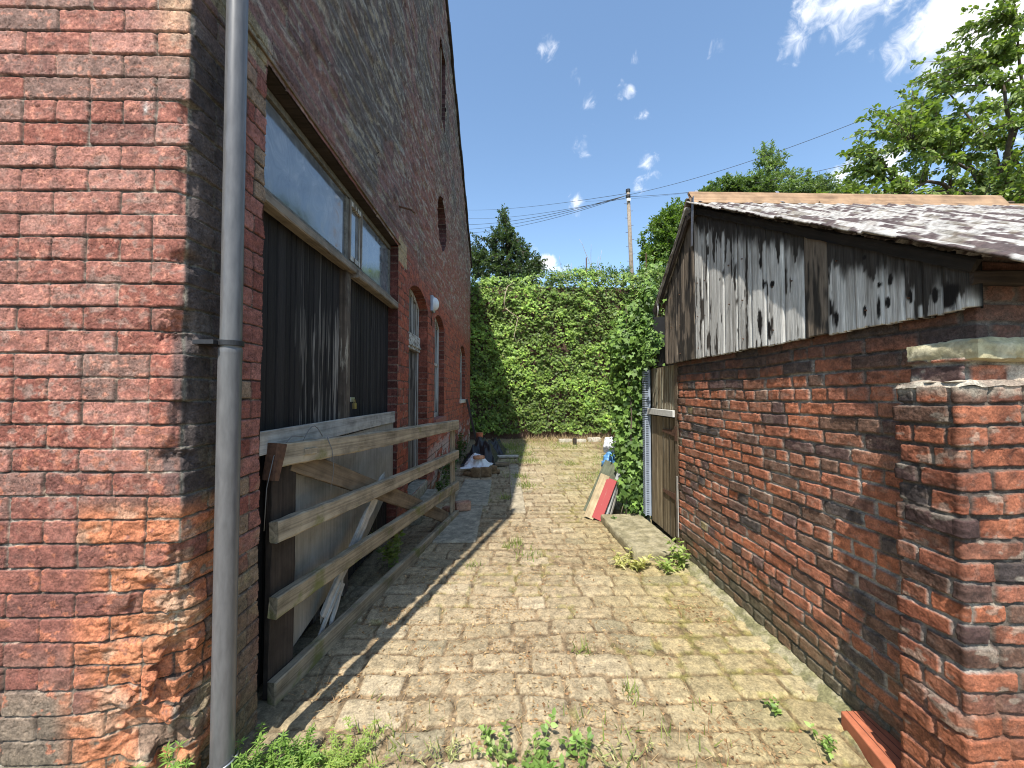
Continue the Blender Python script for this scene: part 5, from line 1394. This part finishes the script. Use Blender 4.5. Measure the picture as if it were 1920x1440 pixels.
for i, (x, y) in enumerate([(-.62, 5.1), (-.55, 4.98), (-.70, 4.95)]):
    o = rough_slab('brick', x - .1, x + .1, y - .055, y + .055, .01, .08 + .05 * (i == 1), 780 + i, (.30, .15, .10), (.38, .24, .17), .02, .005, rot=.4 * i); tag(o, ["loose red brick just beyond the gate end on the flagstone", "thicker pale brick beside the gate end stile", "broken brick lying nearest the wall beside the gate end"][i], "brick")
# concrete lump by the threshold of the big door (foot block)

# ---- weeds
def weed(name, x, y, stems, h, spread, leafn, size, ca, cb, label, seed, T=T_OVAL, F=F_OVAL, whorl=False, lean=(0, 0), z=0.0, upr=.2, cat="weed", group=None, tube=.0018):
    r = np.random.default_rng(seed); root = empty(name, (x, y, z), label, cat, group); mb = MB(); A = []
    for i in range(stems):
        a = r.uniform(0, 6.28); d = r.uniform(.15, 1) * spread; hh = h * r.uniform(.5, 1.05)
        p0 = np.array((x + math.cos(a) * d * .45, y + math.sin(a) * d * .45, z)); p1 = p0 + np.array((math.cos(a) * d * .6 + lean[0] * hh, math.sin(a) * d * .6 + lean[1] * hh, hh))
        L = limb(p0, p1, .12, 8, r); mb.tube(L, list(np.linspace(tube, tube * .5, 8)), 4, cap=False)
        if whorl:
            nw = max(3, int(leafn)); 
            for j in range(nw):
                t = (j + 1) / nw; k = int(t * 6.99); f = t * 7 - k; c0 = L[k] * (1 - f) + L[min(k + 1, 7)] * f; ph = r.uniform(0, 6.28); kk = 6
                an = ph + np.arange(kk) * 6.283 / kk; D = np.stack([np.cos(an), np.sin(an), np.full(kk, .35) + r.normal(0, .2, kk)], 1)
                A.append(leaves_arrays(np.repeat(c0[None], kk, 0), D, np.tile((0, 0, 1.), (kk, 1)) + r.normal(0, .2, (kk, 3)), size * (1.1 - .5 * t) * r.uniform(.8, 1.2, kk), lcol(kk, ca, cb, r, .2), T, F))
        else:
            k = int(leafn * r.uniform(.7, 1.3)); t = r.uniform(.15, 1, k); idx = np.clip((t * 7).astype(int), 0, 6); f = (t * 7 - idx)[:, None]
            P = L[idx] * (1 - f) + L[idx + 1] * f; an = r.uniform(0, 6.28, k); D = np.stack([np.cos(an), np.sin(an), upr + r.normal(0, .3, k)], 1)
            A.append(leaves_arrays(P, D, np.tile((0, 0, 1.), (k, 1)) + r.normal(0, .35, (k, 3)), size * r.uniform(.6, 1.2, k), lcol(k, ca, cb, r, .2), T, F))
    at0(mb.build('stems', M['stem'], None, smooth=True), root); at0(leaf_obj('leaves', A), root); return root
G1, G2 = (.11, .20, .035), (.24, .36, .08); Y1, Y2 = (.30, .36, .08), (.48, .50, .16)
weed('cleavers', -1.10, 1.345, 22, .34, .10, 7, .040, G1, G2, "bright green cleavers crowding round the left of the drainpipe foot", 801, T_LONG, F_KITE, True, (-.1, -.3))
weed('cleavers', -.97, 1.50, 20, .16, .12, 7, .040, G1, G2, "green cleavers clump just right of the drainpipe foot", 802, T_LONG, F_KITE, True)
weed('cleavers', -.84, 1.58, 14, .11, .13, 6, .038, G1, G2, "green cleavers clump in front of the gate hinge end", 803, T_LONG, F_KITE, True)
weed('cleavers', -.64, 1.58, 24, .07, .20, 5, .026, Y1, G2, "yellowing low cleavers mat spreading over the bottom setts", 804, T_LONG, F_KITE, True, tube=.0012)
weed('cleavers', -.80, 1.50, 20, .08, .18, 6, .028, Y1, G2, "yellow green cleavers straggling at the bottom edge by the pipe", 855, T_LONG, F_KITE, True, tube=.0012)
weed('nettle', -.06, 1.68, 8, .07, .10, 7, .030, G1, (.30, .42, .12), "small heart leaved weed at the bottom middle, left of two", 806)
weed('nettle', .10, 1.60, 16, .08, .17, 8, .033, G1, (.30, .42, .12), "leafy heart leaved weed patch at the bottom middle of the alley", 807)
weed('nettle', .30, 1.62, 8, .07, .09, 7, .032, G1, (.28, .40, .11), "small leafy weed at the bottom right of the weed patch", 808)
weed('dandelion', 1.36, 1.66, 6, .05, .08, 6, .028, G1, (.34, .45, .14), "little leafy weed in the hollow left of the terracotta block", 809)
weed('dandelion', 1.30, 1.84, 5, .05, .07, 6, .028, G1, (.34, .45, .14), "tiny weed seedling on the setts above the terracotta block", 810)
weed('poppy_weed', 1.52, 3.36, 10, .24, .10, 12, .055, (.20, .29, .07), (.36, .43, .13), "tall yellow green lobed weed at the corner of the shed wall by its door slab", 811, T_LONG * np.array((1.6, 1, 1)), F_KITE, upr=.4)
weed('poppy_weed', 1.38, 3.30, 10, .09, .13, 12, .05, (.22, .31, .08), (.40, .46, .14), "lower yellow green weed spreading before the door slab", 812, T_LONG * np.array((1.6, 1, 1)), F_KITE)
weed('withered_weed', 1.10, 3.36, 14, .09, .17, 12, .06, (.42, .42, .14), (.55, .5, .22), "withered pale yellow weed sprawled on the setts by the door slab", 813, T_LONG * np.array((1.4, 1, 1)), F_KITE)
weed('bramble', -.98, 3.35, 10, .36, .16, 18, .055, (.10, .14, .025), (.22, .26, .06), "green and yellow weed growing between the gate and plywood", 814, T_KITE, F_KITE)
weed('bramble', -.96, 6.5, 14, .50, .22, 30, .06, (.05, .10, .02), (.11, .17, .04), "leafy weed at the wall foot left of the white sack", 815, T_KITE, F_KITE)
weed('bramble', -.93, 5.75, 10, .32, .18, 24, .05, (.05, .10, .02), (.11, .17, .04), "low leafy weed on the wall foot beyond the gate", 816, T_KITE, F_KITE)
weed('bramble', -.98, 8.4, 14, .75, .25, 40, .06, (.05, .09, .02), (.10, .15, .04), "leafy weed climbing the wall behind the tarpaulin", 817, T_KITE, F_KITE)
weed('groundsel', 1.23, 4.42, 6, .10, .06, 10, .035, (.08, .16, .04), (.16, .26, .08), "small green weed at the foot of the leaning boards", 818, T_KITE, F_KITE)

weed('nettle', .02, 1.56, 18, .07, .20, 7, .026, (.14, .2, .05), (.34, .40, .14), "low yellowing seedlings filling the bottom edge below the leafy patch", 819)
weed('withered_weed', -.25, 1.60, 16, .05, .20, 6, .03, (.30, .30, .12), (.5, .45, .24), "withered straw coloured weed along the bottom edge left of the leafy patch", 820, T_LONG, F_KITE)
weed('withered_weed', .48, 1.58, 16, .05, .20, 6, .03, (.30, .30, .12), (.5, .45, .24), "withered straw coloured weed along the bottom edge right of the leafy patch", 821, T_LONG, F_KITE)
# grass in the joints (uncountable)
r = np.random.default_rng(50); A = []
tufts = [(.30, 6.3, .18, 170), (.25, 7.0, .2, 170), (.5, 8.6, .35, 300), (.35, 9.6, .4, 380), (.2, 10.6, .5, 500), (-.1, 11.2, .6, 500), (1.9, 7.3, .3, 150), (1.5, 6.8, .3, 120), (2.3, 9.0, .4, 200), (3.0, 10.5, .5, 300), (1.8, 11.0, .5, 260), (1.4, 8.3, .25, 90), (1.1, 12.1, 1.4, 700), (2.2, 8.2, .3, 120), (.12, 3.9, .07, 60), (.02, 3.8, .06, 40), (.22, 3.6, .15, 60), (.45, 2.28, .05, 34), (.63, 1.95, .05, 34), (.0, 5.6, .1, 60), (-.28, 3.4, .06, 30), (3.5, 11.8, 1.0, 400), (2.6, 7.9, .3, 120),
         (-.55, 1.62, .25, 130), (.35, 1.58, .3, 90), (.75, 1.62, .3, 60)]
for (x, y, s_, n) in tufts:
    P = np.stack([x + r.normal(0, s_ * .5, n), y + r.normal(0, s_ * .5, n), np.full(n, -.005)], 1)
    D = r.normal(0, .5, (n, 3)) + (0, 0, 1); A.append(leaves_arrays(P, D, r.normal(0, 1, (n, 3)), r.uniform(.03, .08, n) * (1 + .06 * y), lcol(n, (.13, .19, .04), (.34, .36, .12), r, .25), np.array([(-.05, 0, 0), (.05, 0, 0), (0, 1, .1)]), np.array([(0, 1, 2)])))
tag(leaf_obj('grass', A, 'leaf'), "thin grass tufts growing in the joints of the setts", "grass", None, 'stuff')
# dry stalks along the ivy foot
A = []; n = 2600
P = np.stack([r.uniform(.6, 6.5, n), r.uniform(12.1, 12.75, n), np.full(n, -.01)], 1)
A.append(leaves_arrays(P, r.normal(0, .7, (n, 3)) + (0, -.1, .9), r.normal(0, 1, (n, 3)), r.uniform(.08, .34, n), lcol(n, (.34, .24, .13), (.52, .40, .24), r, .25), np.array([(-.02, 0, 0), (.02, 0, 0), (0, 1, .1)]), np.array([(0, 1, 2)])))
tag(leaf_obj('dry_grass', A, 'dry'), "dry brown stalks along the foot of the ivy wall", "dry grass", None, 'stuff')
# leaf litter: small curled leaves and bits of stalk caught in the joints
A = []
cl = [(-.85, 2.0, .22, 200), (-.5, 2.3, .3, 160), (-.2, 2.0, .35, 220), (.05, 2.25, .25, 160), (.3, 2.0, .35, 160), (.75, 2.45, .3, 160), (1.3, 2.7, .14, 220), (1.42, 2.6, .1, 120), (.1, 3.2, .25, 130), (-.05, 2.75, .25, 220), (.55, 1.8, .3, 220), (.9, 1.75, .25, 200), (1.1, 1.65, .2, 160), (.2, 4.3, .3, 160), (.6, 4.9, .3, 120), (-.6, 3.2, .3, 220), (-.8, 2.7, .2, 200), (-.75, 4.0, .25, 160), (.4, 6, .5, 160), (1, 8, .8, 200), (.1, 1.65, .5, 260), (-.5, 1.7, .3, 140), (1.35, 4.55, .12, 140)]
for (x, y, s_, n) in [(a_, b_, c_, int(d_ * 1.2)) for a_, b_, c_, d_ in cl] + [(.2, 3.5, 1.2, 1600), (.1, 1.7, .8, 700), (-.4, 2.6, .4, 300)]:
    P = np.stack([x + r.normal(0, s_ * .6, n), y + r.normal(0, s_ * .5, n)], 1); k = (P[:, 0] > -1.1) & (P[:, 0] < 1.62) & (P[:, 1] > 1.3); P = P[k]
    hz, _ = setts(P[:, 0], P[:, 1]); low = hz < .011 + r.random(len(P)) * .010; P = P[low]; hz = hz[low]; n = len(P)
    P3 = np.concatenate([P, (-.02 + hz + .004)[:, None]], 1)
    stalk = r.random(n) < .45
    D = r.normal(0, 1, (n, 3)) * (1, 1, .18)
    c = lcol(n, (.22, .12, .06), (.42, .30, .16), r, .35)
    A.append(leaves_arrays(P3[~stalk], D[~stalk], r.normal(0, .35, ((~stalk).sum(), 3)) + (0, 0, 1), r.uniform(.010, .026, (~stalk).sum()), c[~stalk], T_KITE, F_KITE))
    A.append(leaves_arrays(P3[stalk], D[stalk], r.normal(0, .2, (stalk.sum(), 3)) + (0, 0, 1), r.uniform(.03, .08, stalk.sum()), c[stalk] * 1.1, np.array([(-.015, 0, 0), (.015, 0, .01), (.01, 1, .05), (-.01, 1, .05)]), np.array([(0, 1, 2), (0, 2, 3)])))
tag(leaf_obj('leaf_litter', A, 'dry'), "dry brown leaf litter and stalks scattered over the setts", "leaf litter", None, 'stuff')

sc.cycles.use_denoising = True
sc.cycles.max_bounces = 6
sc.cycles.filter_width = 1.05
